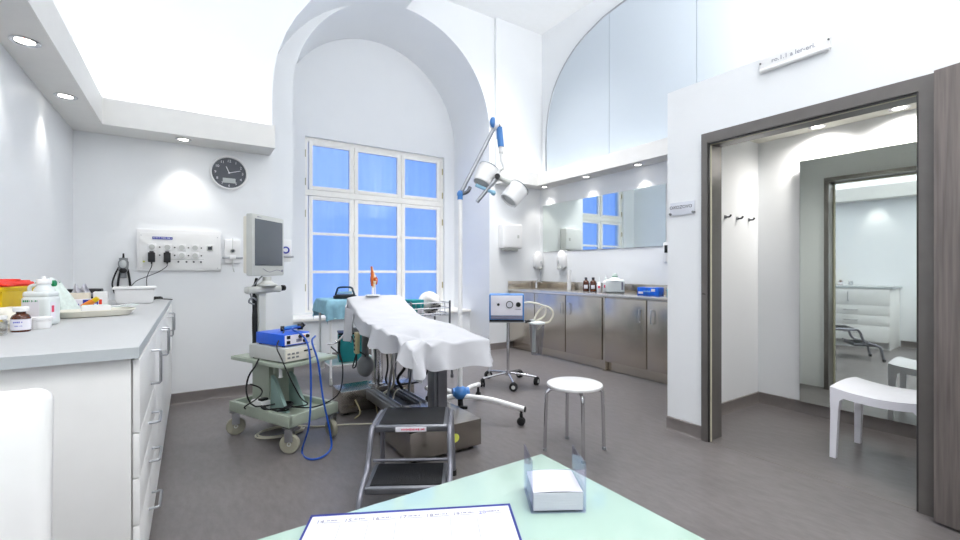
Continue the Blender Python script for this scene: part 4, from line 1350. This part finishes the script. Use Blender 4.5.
B().marks(.12, .011, frame_y((.012, -.0031, .4), (1, 0, 0))).out('sticker_text', 'pink', t)

# ================================================================== OPERATING LIGHT
hub = Vector((1.83, 3.08, 0))
t = thing('operating_light', 'mobile operating light with twin white lamp heads on a white pole', 'surgical lamp', tuple(hub))
topz_ = 1.815
J1 = Vector((0, 0, topz_))
W = lambda p: Vector(p) - hub
B().cyl((0, 0, .16), (0, 0, topz_), .019, seg=20).out('pole', 'white', t)
B().ell((0, 0, .205), (.065, .06, .055)).cyl((.07, -.02, .21), (-.06, .02, .21), .035).out('clamp_knob', 'bluejoint', t)
B().cyl((-.01, -.03, .06), (0, 0, .2), .022).box((-.02, -.05, .10), (.10, .03, .02), rz=R(-30)).out('foot_lever', 'black', t)
legs = [(cam(525, 410, 3.40) - hub), (cam(479, 384, 4.15) - hub), (cam(427, 389, 4.02) - hub), Vector((-.20, .06, .13))]
for k, e in enumerate(legs):
    e = Vector((e.x, e.y, .125))
    mid = Vector((e.x * .45, e.y * .45, .175))
    l = B().tube([(0, 0, .18), mid, (e.x * .75, e.y * .75, .15), e], .021, seg=14, sm=5).out('leg', 'white', t)
    dd = Vector((e.x, e.y, 0)).normalized()
    q = e - dd * .03
    c = B()
    c.cyl((q.x, q.y, .11), (q.x, q.y, .08), .010)
    for s in (-1, 1):
        c.lathe([(0, -.008), (.025, -.008), (.031, -.004), (.031, .004), (.025, .008), (0, .008)], (q.x - dd.y * .012 * s, q.y + dd.x * .012 * s, .031), rot=dd.to_track_quat('X', 'Z').to_matrix().to_4x4() @ Matrix.Rotation(R(90), 4, 'X'), seg=18)
    c.box((q.x, q.y, .065), (.02, .02, .05), bev=.004)
    c.out('caster', 'rubber', l)
    B().cyl(e - dd * .004, e + dd * .004, .022, seg=14).out('end_cap', 'black', l)
J2 = W(cam(495.5, 125, 3.605))
J3 = W(cam(501, 153, 3.605))
J4 = W(cam(497, 178, 3.605))
B().ell(J1, (.026, .026, .032)).cyl(J1 - Vector((0, 0, .02)), J1 - Vector((0, 0, .045)), .022).out('elbow', 'bluejoint', t)
B().tube([J1, J1 + Vector((.05, -.03, .02)), J1 + Vector((.07, -.045, .06))], .015).out('elbow_bracket', 'alu_dark', t)
B().cyl(J1 + (J2 - J1) * .05, J2, .016, .016, seg=14).out('spring_arm', 'alu', t)
B().ell(J2 + Vector((-.01, .0, .01)), (.045, .04, .055)).out('upper_joint', 'white', t)
B().ell(J2 - RGT * .02 - FWD * .03 + Vector((0, 0, .012)), (.03, .022, .045)).out('joint_cap', 'bluejoint', t)
B().cyl(J2 + RGT * .03 + Vector((0, 0, -.02)), J2 * .5 + J3 * .5 + RGT * .01 + Vector((0, 0, .0)), .024).cyl(J2 + RGT * .03 + Vector((0, 0, -.02)), J3 + Vector((0, 0, .05)), .026, seg=18).out('drop_sleeve', 'bluejoint', t)
B().cyl(J2 + RGT * .02 + Vector((0, 0, .01)), J2 + RGT * .035 - Vector((0, 0, .03)), .014).out('joint_pin', 'black', t)
B().cyl(J3 + Vector((0, 0, .05)), J3, .019).cyl(J3, J3 - Vector((0, 0, .06)), .012).tube([J3 - Vector((0, 0, .05)), J3 + RGT * .02 - Vector((0, 0, .12)), J4 + RGT * .02 + Vector((0, 0, .06)), J4], .013).out('drop_arm', 'white', t)
J5 = J4
B().cyl(J5 - FWD * .075, J5 - FWD * .04, .022).out('pivot_knob', 'black', t)
def pod(axis, off, name):
    axis = axis.normalized()
    q = Vector((0, 0, 1)).rotation_difference(axis).to_matrix().to_4x4()
    c = J5 + off
    pd = B().lathe([(.0, -.012), (.07, -.012), (.082, -.006), (.086, .01), (.084, .08), (.079, .145), (.072, .152), (.068, .148), (.066, .13), (0, .13)], tuple(c), rot=q, seg=36).out('lamp_head', 'offwhite' if False else 'white', t)
    B().lathe([(.0, -.0145), (.071, -.0145), (.084, -.0075), (.0865, -.002), (.0835, -.0052), (.0705, -.0122), (0, -.0122)], tuple(c), rot=q, seg=36).out('rear_rim', 'tealdark', pd)
    B().lathe([(0, .131), (.065, .131), (.065, .138), (0, .138)], tuple(c), rot=q, seg=30).out('lens', 'lcd', pd)
    return pd
Z = Vector((0, 0, 1))
pod(RGT * -.40 - Z * .86 - FWD * .25, RGT * -.065 + Z * .085 + FWD * .03, 'l')
pod(RGT * -.60 - Z * .75 - FWD * .25, RGT * .185 - Z * .075 + FWD * .03, 'r')
B().cyl(J5 - RGT * .02 + Z * .02, J5 + RGT * .11 - Z * .04, .022).box(J5, (.05, .05, .05), rz=-YAW, bev=.01).out('yoke', 'grey_plastic', t)
hd = (RGT * -.62 - Z * .76).normalized()
hp = J5 - FWD * .03 + hd * .06
B().cyl(hp, hp + hd * .20, .017, .015).cyl(hp - hd * .04, hp + hd * .02, .022).out('steel_handle', 'alu', t)
cp = hp + hd * .08
cd_ = (RGT * .8 - Z * .25).normalized()
B().cyl(cp - cd_ * .09 + Z * .02, cp + cd_ * .07, .014).ell(cp + cd_ * .06, .022).out('cross_grip', 'lightblue', t)

# ================================================================== SUCTION UNIT
sc = cam(508, 0, 4.66)
SR = -R(36.5)
t = thing('suction_unit', 'blue-rimmed suction pump on a five-wheeled chrome trolley', 'suction pump', (sc.x, sc.y, 0), SR)
b = B()
legA = [(-8), (-80), (-150), (136), (64)]
for a in legA:
    r_ = .30
    c, s = math.cos(R(a)), math.sin(R(a))
    lg = B().tube([(0, 0, .115), (c * .1, s * .1, .11), (c * r_, s * r_, .085)], .012, seg=10, sm=2).out('base_leg', 'chrome', t)
    cx, cy = c * r_, s * r_
    B().cyl((cx, cy, .09), (cx, cy, .06), .012).box((cx, cy, .06), (.035, .03, .03), rz=R(a + 60), bev=.006).out('caster_fork', 'black', lg)
    q = Matrix.Rotation(R(a + 70), 4, 'Z') @ Matrix.Rotation(R(90), 4, 'X')
    w = B()
    for sg in (-1, 1):
        w.lathe([(.02, -.008), (.036, -.008), (.042, -.004), (.042, .004), (.036, .008), (.02, .008)], tuple(Vector((cx, cy, .042)) + q @ Vector((0, 0, .012 * sg))), rot=q, seg=22)
    w.out('caster_wheel', 'rubber', lg)
    B().cyl(Vector((cx, cy, .042)) + q @ Vector((0, 0, -.021)), Vector((cx, cy, .042)) + q @ Vector((0, 0, .021)), .019, seg=16).out('wheel_hub', 'grey_plastic', lg)
B().cyl((0, 0, .09), (0, 0, .14), .03).cyl((0, 0, .12), (0, 0, .66), .0155).cyl((0, 0, .38), (0, 0, .66), .0185).out('pole', 'chrome', t)
B().box((-.01, 0, .665), (.37, .26, .014), bev=.003).out('tray', 'alu', t)
B().box((-.015, 0, .81), (.36, .25, .275), bev=.008).out('casing', 'bluejoint', t)
B().box((-.015, -.1265, .835), (.325, .006, .205), bev=.002).out('front_panel', 'label', t)
B().box((-.015, -.1265, .712), (.325, .0062, .035), bev=.002).out('front_plinth', 'ink', t)
B().box((-.015, -.1285, .678), (.35, .01, .02)).out('dark_strip', 'black', t)
B().cyl((-.10, -.129, .845), (-.10, -.137, .845), .014).out('switch', 'black', t)
g = B().cyl((.015, -.1295, .845), (.015, -.140, .845), .037, seg=28).out('pressure_gauge', 'black', t)
B().cyl((.015, -.140, .845), (.015, -.1425, .845), .029, seg=28).out('gauge_face', 'paper', g)
B().cyl((.105, -.129, .845), (.105, -.150, .845), .026, .022, seg=22).out('regulator_knob', 'black', t)
B().marks(.06, .010, frame_y((.10, -.13, .795), (1, 0, 0))).out('lettering', 'ink', t)
B().box((.20, -.02, .662), (.08, .05, .022), bev=.004).cyl((.185, -.05, .662), (.185, -.08, .662), .014).out('jar_bracket', 'black', t)
jc = Vector((.30, -.02, 0))
j = B().lathe([(0, .315), (.055, .315), (.058, .32), (.082, .63), (.086, .635), (.082, .636), (.078, .63), (.054, .325), (0, .322)], tuple(jc), seg=30).out('suction_jar', 'canister', t)
B().lathe([(0, .637), (.088, .637), (.09, .641), (.09, .652), (.05, .662), (0, .664)], tuple(jc), seg=30).out('jar_lid', 'milk', j)
B().cyl(jc + Vector((-.045, 0, .66)), jc + Vector((-.045, 0, .68)), .03).cyl(jc + Vector((-.03, 0, .34)), jc + Vector((-.03, 0, .63)), .02).out('filter', 'grey_plastic', j)
B().tube([(.165, -.10, .86), (.24, -.10, .865), (.36, -.06, .83), (.395, -.04, .78), (.37, -.03, .71), (.29, -.03, .665)], .010, sm=6).tube([(.27, -.03, .67), (.30, -.03, .74), (.37, -.05, .82), (.44, -.05, .80), (.47, -.04, .74), (.43, -.03, .66), (.36, -.03, .64), (.31, -.06, .58)], .010, sm=6).out('suction_hose', 'cream_cable', t)

# ================================================================== ROUND STOOL
t = thing('round_stool', 'round white stool with four chrome legs in front of steel cabinets', 'stool', (2.14, 2.11, 0), R(15))
B().lathe([(0, .425), (.172, .425), (.181, .430), (.183, .437), (.181, .445), (.172, .449), (0, .449)], seg=48).out('seat', 'stoolseat', t)
for k in range(4):
    a = R(45 + 90 * k)
    c, s = math.cos(a), math.sin(a)
    l = B().tube([(c * .05, s * .05, .416), (c * .14, s * .14, .414), (c * .178, s * .178, .395), (c * .19, s * .19, .35), (c * .20, s * .20, .012)], .0115, seg=12, sm=4).out('leg', 'chrome', t)
    B().cyl((c * .20, s * .20, 0), (c * .20, s * .20, .018), .014, seg=12).out('foot_cap', 'grey_mid', l)

# ================================================================== DESK
t = thing('glass_desk', 'desk with mint frosted glass top in the foreground', 'desk', (0, 0, 0))
B().box2((-.72, .02, .733), (.728, .83, .745), bev=.003).out('glass_top', 'mint', t)
b = B()
for (x, y) in ((-.66, .10), (.64, .10), (-.66, .72), (.64, .72)):
    B().cyl((x, y, 0), (x, y, .715), .025).lathe([(.03, 0), (.034, .004), (.03, .01), (.026, .012)], (x, y, 0)).out('leg', 'chrome', t)
B().box2((-.68, .08, .705), (.66, .12, .732)).box2((-.68, .70, .705), (.66, .74, .732)).box2((-.68, .12, .705), (-.64, .70, .732)).box2((.62, .12, .705), (.66, .70, .732)).out('under_frame', 'alu', t)

# planner
A_ = Vector((.1797, .821, 0)); Bp = Vector((.499, .658, 0))
ex = (Bp - A_).normalized(); ey = Vector((-ex.y, ex.x, 0))
t = thing('weekly_planner', 'white weekly planner with navy cover lying on the glass desk', 'planner', (A_.x, A_.y, .7455), math.atan2(ex.y, ex.x))
LW = (Bp - A_).length
B().box2((0, -.26, 0), (LW, 0, .0035), bev=.001).box2((0.0, -.26, .0034), (.004, -.0075, .018)).box2((0, -.0075, .0034), (LW, 0, .0185)).box2((LW - .004, -.26, .0034), (LW, -.0075, .0185)).out('cover', 'navy', t)
B().box2((.0045, -.255, .0036), (LW - .0045, -.008, .0195), bev=.001).out('page_block', 'paper', t)
days = ['14', '15', '16', '17', '18', '19', '20']
b2 = B()
for k, d in enumerate(days):
    x = .022 + k * (LW - .03) / 7
    mtx = Matrix.Translation((x, -.0265, .01965))
    B().text(d, .0135, mtx, .0001, 'CENTER').out('sunday_number' if k == 6 else 'day_number', 'inkblue' if k == 6 else 'ink', t)
    b2.marks(.018 + .001 * k, .004, Matrix.Translation((x + .02, -.024, .01965)), .0002)
    b2.box((x + .02, -.0305, .0197), (.028, .0004, .0002))
    b2.box((x + .02, -.20, .0197), (.03, .0004, .0002))
    if k:
        b2.box((x - .011, -.12, .0197), (.0004, .17, .0002))
b2.out('printed_text', 'ink', t)

# note block in acrylic holder
t = thing('note_holder', 'clear acrylic holder with two tall sides on the glass desk', 'paper holder', (.6005, .6495, .7455), R(-31))
B().box((0, 0, .0015), (.104, .098, .003), bev=.0008).out('holder_base', 'acrylic', t)
for s in (-1, 1):
    b = B()
    b.prism([(-.048, .003), (.048, .003), (.048, .092), (-.048, .098)] if s < 0 else [(-.048, .003), (.048, .003), (.048, .088), (-.048, .092)], 'X', s * .0505 - .0016, s * .0505 + .0016)
    b.out('side_panel', 'acrylic', t)
B().box((0, .049, .02), (.098, .002, .034)).out('back_lip', 'acrylic', t)
t = thing('note_block', 'stack of white note paper in the clear acrylic holder', 'note block', (.6005, .6495, .749), R(-31))
def blk(u, v):
    return Vector(((u - .5) * .094, (v - .5) * .090, .033 + .0025 * (1 - (2 * u - 1) ** 2)))
b = B(); b.box((0, 0, .0165), (.094, .090, .033))
b.grid(blk, 12, 4)
b.out('paper_stack', 'paper', t)
b = B()
for k in range(6):
    b.box((0, -.0452, .005 + k * .005), (.094, .0005, .0006))
b.out('sheet_edges', 'sheetline', t)

# ================================================================== WHITE CHAIR
t = thing('visitor_chair', 'white chair with rounded backrest at the lower left picture edge', 'chair', (-.463, 1.05, 0))
def backf(u, v):
    x = (u - .5) * .44
    z = .50 + v * .45
    return Vector((x, .19 + .035 * v - .03 * (2 * u - 1) ** 2 + .02, z))
b = B()
def rrect(w, z0, z1, r, n=6):
    q = []
    for (cx, cz, a0) in ((w / 2 - r, z1 - r, 0), (-w / 2 + r, z1 - r, 90), (-w / 2 + r, z0 + r, 180), (w / 2 - r, z0 + r, 270)):
        for k in range(n + 1):
            a = R(a0 + 90 * k / n)
            q.append((cx + r * math.cos(a), cz + r * math.sin(a)))
    return q
loops = []
for (yy, ins) in ((.215, .008), (.2175, .003), (.222, 0), (.238, 0), (.2425, .003), (.245, .008)):
    loops.append([b.bm.verts.new((x, yy + .03 * ((z - .5) / .45) - .03, z)) for x, z in rrect(.44 - 2 * ins, .50 + ins, .952 - ins, .03 - ins * .8)])
for l0, l1 in zip(loops, loops[1:]):
    for k in range(len(l0)):
        b.bm.faces.new((l0[k], l0[(k + 1) % len(l0)], l1[(k + 1) % len(l0)], l1[k]))
b.bm.faces.new(loops[0][::-1]); b.bm.faces.new(loops[-1])
b.out('backrest', 'white', t)
B().box((0, 0, .455), (.44, .43, .035), bev=.014, seg=3).out('seat', 'white', t)
B().box((-.15, .225, .49), (.03, .018, .16), bev=.004).box((.15, .225, .49), (.03, .018, .16), bev=.004).out('back_support', 'chrome', t)
for sx in (-1, 1):
    for sy in (-1, 1):
        B().tube([(sx * .17, sy * .16, .437), (sx * .19, sy * .19, .2), (sx * .20, sy * .205, .0)], .0115, seg=10).out('leg', 'chrome', t)

# ================================================================== STEEL CABINETS on the right
SX = 4.12
def steel_unit(label, y0, y1, doors):
    t = thing('steel_cabinet', label, 'cabinet', (0, 0, 0), 0, 'stainless steel base cabinets')
    B().box2((SX + .002, y0 + .003, .115), (XR - .005, y1 - .003, .878)).out('carcass', 'steel', t)
    B().box2((SX + .05, y0 + .003, .0), (XR - .005, y1 - .003, .1145)).out('plinth', 'steel', t)
    for (a, c, hy) in doors:
        d = B().box2((SX - .018, a + .003, .125), (SX + .001, c - .003, .868), bev=.003).out('door', 'steel', t)
        if hy:
            d_handle(d, (SX - .018, hy, .70), (0, 0, 1), .14, (-1, 0, 0), .007, .03)
steel_unit('stainless steel cabinet in the far corner under the sink', 4.83, 5.43, [(4.83, 5.43, None)])
steel_unit('stainless steel double-door cabinet under the brown bottles', 3.60, 4.825, [(4.215, 4.825, 4.27), (3.60, 4.205, 4.15)])
steel_unit('stainless steel double-door cabinet nearest the changing room wall', 2.40, 3.555, [(2.985, 3.555, 3.06), (2.40, 2.975, 2.91)])
b = B().box2((SX - .004, 3.558, 0), (SX + .049, 3.597, .878))
tag(b.out('filler_strip', 'steel'), 'narrow steel filler strip between the two double-door cabinets', 'filler strip')
t = thing('steel_worktop', 'stainless steel worktop with backsplash along the mirror wall', 'worktop', (0, 0, 0))
sy0, sy1 = 5.0, 5.30
b = B()
b.box2((SX - .03, 2.03, .880), (XR - .003, sy0, .91), bev=.003)
b.box2((SX - .03, sy0, .880), (SX + .20, 5.445, .91), bev=.003).box2((SX + .56, sy0, .880), (XR - .003, 5.445, .91), bev=.003).box2((SX + .20, sy1, .880), (SX + .56, 5.445, .91))
b.out('top_sheet', 'steel_top', t)
B().box2((XR - .022, 2.03, .9105), (XR - .003, 5.425, 1.02), bev=.002).box2((SX - .03, 5.427, .9105), (XR - .003, 5.446, 1.03), bev=.002).out('backsplash', 'steel', t)
b = B()
b.box2((SX + .20, sy0, .9), (SX + .205, sy1, .912)).box2((SX + .555, sy0, .9), (SX + .56, sy1, .912)).box2((SX + .20, sy0, .9), (SX + .56, sy0 + .005, .912)).box2((SX + .20, sy1 - .005, .9), (SX + .56, sy1, .912))
b.out('sink_bowl', 'steel_top', t)
t = thing('tap', 'small chrome mixer tap behind the sink in the far corner', 'tap', (4.60, 5.37, .911))
B().cyl((0, 0, 0), (0, 0, .075), .024, .02).tube([(0, 0, .06), (0, -.03, .10), (0, -.09, .105), (0, -.15, .085)], .013).out('tap_body', 'chrome', t)
B().cyl((0, 0, .075), (0, 0, .10), .022).tube([(0, 0, .10), (.02, .01, .125), (.06, .02, .14)], .008).out('lever', 'chrome', t)
# counter items
def brown(y, label):
    t = thing('reagent_bottle', label, 'bottle', (4.56, y, .911), R(-50), 'brown reagent bottles')
    B().lathe([(0, 0), (.038, 0), (.042, .004), (.042, .115), (.036, .135), (.018, .15), (.016, .165)]).out('bottle_body', 'amber', t)
    B().lathe([(0, .163), (.019, .163), (.019, .186), (.016, .189), (0, .189)]).out('cap', 'inkdark', t)
    B().lathe([(.0424, .03), (.0428, .03), (.0428, .085), (.0424, .085)]).out('paper_label', 'label', t) if False else B().box((0, -.0415, .06), (.05, .004, .05), bev=.001).out('paper_label', 'label', t)
brown(4.28, 'brown glass bottle with low white label, left one of the pair')
brown(4.15, 'brown glass bottle with high white label, right beside its twin')
for (y, lab, h, r) in ((4.01, 'slim white squeeze bottle with pink-red label beside the brown bottles', .13, .028), (3.90, 'larger white bottle with pink-red mark before the steel counter jug', .155, .040)):
    t = thing('squeeze_bottle', lab, 'bottle', (4.52, y, .911), R(-50))
    B().lathe([(0, 0), (r * .95, 0), (r, .004), (r, h * .82), (r * .6, h * .95), (r * .45, h)]).out('bottle_body', 'white', t)
    B().lathe([(0, h), (r * .5, h), (r * .45, h + .03), (r * .2, h + .035), (r * .12, h + .07), (0, h + .07)]).out('nozzle', 'milk', t)
    B().box((0, -r * .92, h * .5), (r * 1.1, r * .3, h * .22), bev=.002).out('red_label', 'pink', t)
t = thing('jerrycan', 'white plastic jerrycan with mint cap on the steel counter', 'canister', (4.50, 3.735, .911), R(-48))
B().box((0, 0, .085), (.23, .14, .17), bev=.025, seg=3).lathe([(.09, .155), (.06, .18), (.032, .195), (.03, .205)]).out('can_body', 'milk', t)
B().lathe([(.032, .2), (.034, .2), (.034, .207), (.032, .207)]).lathe([(0, .2075), (.03, .2075), (.03, .24), (.027, .245), (0, .245)]).out('cap', 'greenpale', t)
B().lathe([(.0305, .204), (.036, .204), (.036, .212), (.0305, .212)]).out('cap_ring', 'green', t)
B().tube([(.10, 0, .15), (.115, 0, .175), (.10, 0, .05)], .006).out('hose', 'grey_mid', t) if False else None
B().box((.085, -.0715, .09), (.02, .003, .10)).out('level_scale', 'ink', t)
t = thing('glove_carton', 'bright blue glove carton lying on the steel counter', 'box', (4.42, 3.16, .911), R(-78))
B().box((0, 0, .045), (.25, .14, .09), bev=.003).out('carton_body', 'boxblue', t)
B().box((-.085, -.0706, .03), (.055, .001, .025)).box((.06, -.0706, .06), (.045, .001, .03)).box((0, 0, .0906), (.12, .05, .001)).out('printed_patch', 'label', t)
B().marks(.08, .018, frame_y((-.01, -.0708, .045), (1, 0, 0))).out('printed_text', 'lightblue', t)
t = thing('spray_bottle', 'small dark turquoise pack at right end of the blue glove carton', 'packet', (4.5, 2.93, .911), R(-78))
B().box((0, 0, .04), (.09, .12, .08), bev=.008).out('pack_body', 'turq', t)
B().box((0, -.0605, .04), (.05, .001, .03)).out('printed_patch', 'tealdark', t)
t = thing('paper_roll', 'narrow upright white tube standing against the corner backsplash', 'tube', (4.655, 4.70, .911))
B().lathe([(.018, 0), (.03, 0), (.03, .29), (.018, .29), (.018, 0.001)], seg=24).out('tube_wall', 'white', t)
B().lathe([(0, .285), (.0175, .285), (.0175, .289), (0, .289)]).out('end_disc', 'offwhite', t)

# dispensers
t = thing('towel_dispenser', 'white paper towel dispenser on the alcove back wall', 'towel dispenser', (4.095, YB - .001, 1.50))
B().box2((-.185, -.13, .03), (.185, 0, .40), bev=.022, seg=3).out('housing', 'white', t)
B().box2((-.15, -.11, -.005), (.12, -.01, .035), bev=.02, seg=3).out('outlet_lip', 'grey_plastic', t)
B().box((.10, -.1315, .21), (.035, .004, .05), bev=.006).out('lock_window', 'grey_plastic', t)
B().box2((-.165, -.1325, .06), (.165, -.128, .062)).out('seam', 'grey_plastic', t)
def soap(label, loc, rz):
    t = thing('soap_dispenser', label, 'soap dispenser', loc, rz, 'white soap dispensers')
    b = B()
    b.ell((0, -.055, .16), (.085, .07, .15), u=28, v=18)
    b.out('housing', 'white', t)
    B().box((0, -.02, .15), (.13, .038, .2), bev=.012).out('wall_plate', 'white', t)
    B().box((0, -.105, .03), (.05, .06, .035), bev=.012).out('push_lever', 'grey_plastic', t)
    B().ell((0.0, -.118, .13), (.014, .010, .03)).out('level_window', 'lcd', t)
soap('white oval soap dispenser on alcove back wall beside the corner', (4.660, YB - .001, 1.195), 0)
soap('white oval soap dispenser on the right wall below the wide mirror', (XR - .001, 4.90, 1.195), R(-90))
t = thing('thermostat', 'white wall control with dark display below right end of mirror', 'wall control', (XR, 3.165, 1.30), R(-90))
B().box2((-.045, -.02, 0), (.045, 0, .23), bev=.005).out('control_plate', 'white', t)
B().box((0, -.022, .15), (.05, .004, .09), bev=.002).out('display', 'black', t)

# ================================================================== SIGNS on the changing-room wall
XD = 3.03
t = thing('door_plate', 'small clear plate with dark lettering left of the changing room opening', 'sign', (XD, 1.893, 1.605), R(-90))
B().box2((-.095, -.012, .0), (.095, -.008, .095), bev=.001).out('plate', 'plate', t)
B().text('OXOZOVO', .034, frame_y((-.01, -.0125, .058), (1, 0, 0)), .0008).out('lettering', 'inkdark', t)
for s in (-.092, .088):
    B().cyl((s, -.0, .012), (s, -.022, .012), .009, seg=14).out('standoff', 'grey_mid', t)
t = thing('room_sign', 'long white sign bar with faint lettering above the changing room opening', 'sign', (XD - .001, 1.177, 2.445), R(-90))
B().box2((-.185, -.02, .012), (.185, 0, .085), bev=.003).out('sign_board', 'white', t)
B().tube([(-.18, -.018, .008), (.18, -.018, .008)], .013, sm=0, seg=12).out('lower_rail', 'white', t)
B().text('ro.1.1 a ler-eri.', .038, frame_y((0, -.0206, .052), (1, 0, 0)), .0006).out('lettering', 'ink', t)
for s in (-.178, .178):
    B().cyl((s, -.019, .055), (s, -.026, .055), .005, seg=10).out('screw', 'inkdark', t)
for k, x in enumerate((3.75, 3.945, 4.145)):
    lab = ['black coat hook nearest the door opening on the closet side wall', 'middle one of the three black coat hooks in changing room', 'black coat hook nearest the tall mirror in changing room'][k]
    t = thing('coat_hook', lab, 'coat hook', (x, 1.964, 1.645), 0, 'coat hooks in the changing room')
    B().box((0, -.004, 0), (.028, .007, .028), bev=.002).out('mounting_plate', 'grey_mid', t)
    B().tube([(0, -.006, -.002), (0, -.035, -.002), (0, -.045, .006), (0, -.048, .016)], .0075, seg=10).out('peg', 'inkdark', t)

# ================================================================== WHITE PLASTIC STOOL in the changing room
t = thing('plastic_stool', 'glossy white plastic stool with saddle seat in the changing room', 'stool', (3.665, .905, 0), 0)
def seatf(th):
    def f(u, v):
        x = (u - .5) * .46; y = (v - .5) * .46
        s = (2 * v - 1)
        cr = .022 * (1 - (2 * u - 1) ** 2)
        return Vector((x, y, .452 - .026 * (1 - s * s) + cr * .6 - th))
    return f
b = B()
N = 14
fT, fB = seatf(0), seatf(.05)
T = [[b.bm.verts.new(fT(i / N, j / N)) for j in range(N + 1)] for i in range(N + 1)]
Bt = [[b.bm.verts.new(fB(i / N, j / N)) for j in range(N + 1)] for i in range(N + 1)]
for i in range(N):
    for j in range(N):
        b.bm.faces.new((T[i][j], T[i + 1][j], T[i + 1][j + 1], T[i][j + 1]))
        b.bm.faces.new((Bt[i][j], Bt[i][j + 1], Bt[i + 1][j + 1], Bt[i + 1][j]))
for k in range(N):
    for (p, q, P_, Q_) in ((T[k][0], T[k + 1][0], Bt[k][0], Bt[k + 1][0]), (T[k][N], T[k + 1][N], Bt[k][N], Bt[k + 1][N]), (T[0][k], T[0][k + 1], Bt[0][k], Bt[0][k + 1]), (T[N][k], T[N][k + 1], Bt[N][k], Bt[N][k + 1])):
        b.bm.faces.new((p, q, Q_, P_))
b.out('seat', 'stool_white', t, ang=50)
for sx in (-1, 1):
    for sy in (-1, 1):
        b = B()
        rings = []
        for (z, w, off) in ((.0, .032, .215), (.30, .040, .208), (.37, .05, .205), (.395, .075, .192), (.41, .10, .18)):
            cx, cy = sx * off, sy * off
            rings.append([b.bm.verts.new((cx + a * w / 2, cy + c * w / 2, z)) for a, c in ((-1, -1), (1, -1), (1, 1), (-1, 1))])
        for r0, r1 in zip(rings, rings[1:]):
            for k in range(4):
                b.bm.faces.new((r0[k], r0[(k + 1) % 4], r1[(k + 1) % 4], r1[k]))
        b.bm.faces.new(rings[0][::-1]); b.bm.faces.new(rings[-1])
        l = b.out('leg', 'stool_white', t)
        B().box((sx * .215, sy * .215, .004), (.03, .03, .008)).out('foot_pad', 'grey_mid', l)
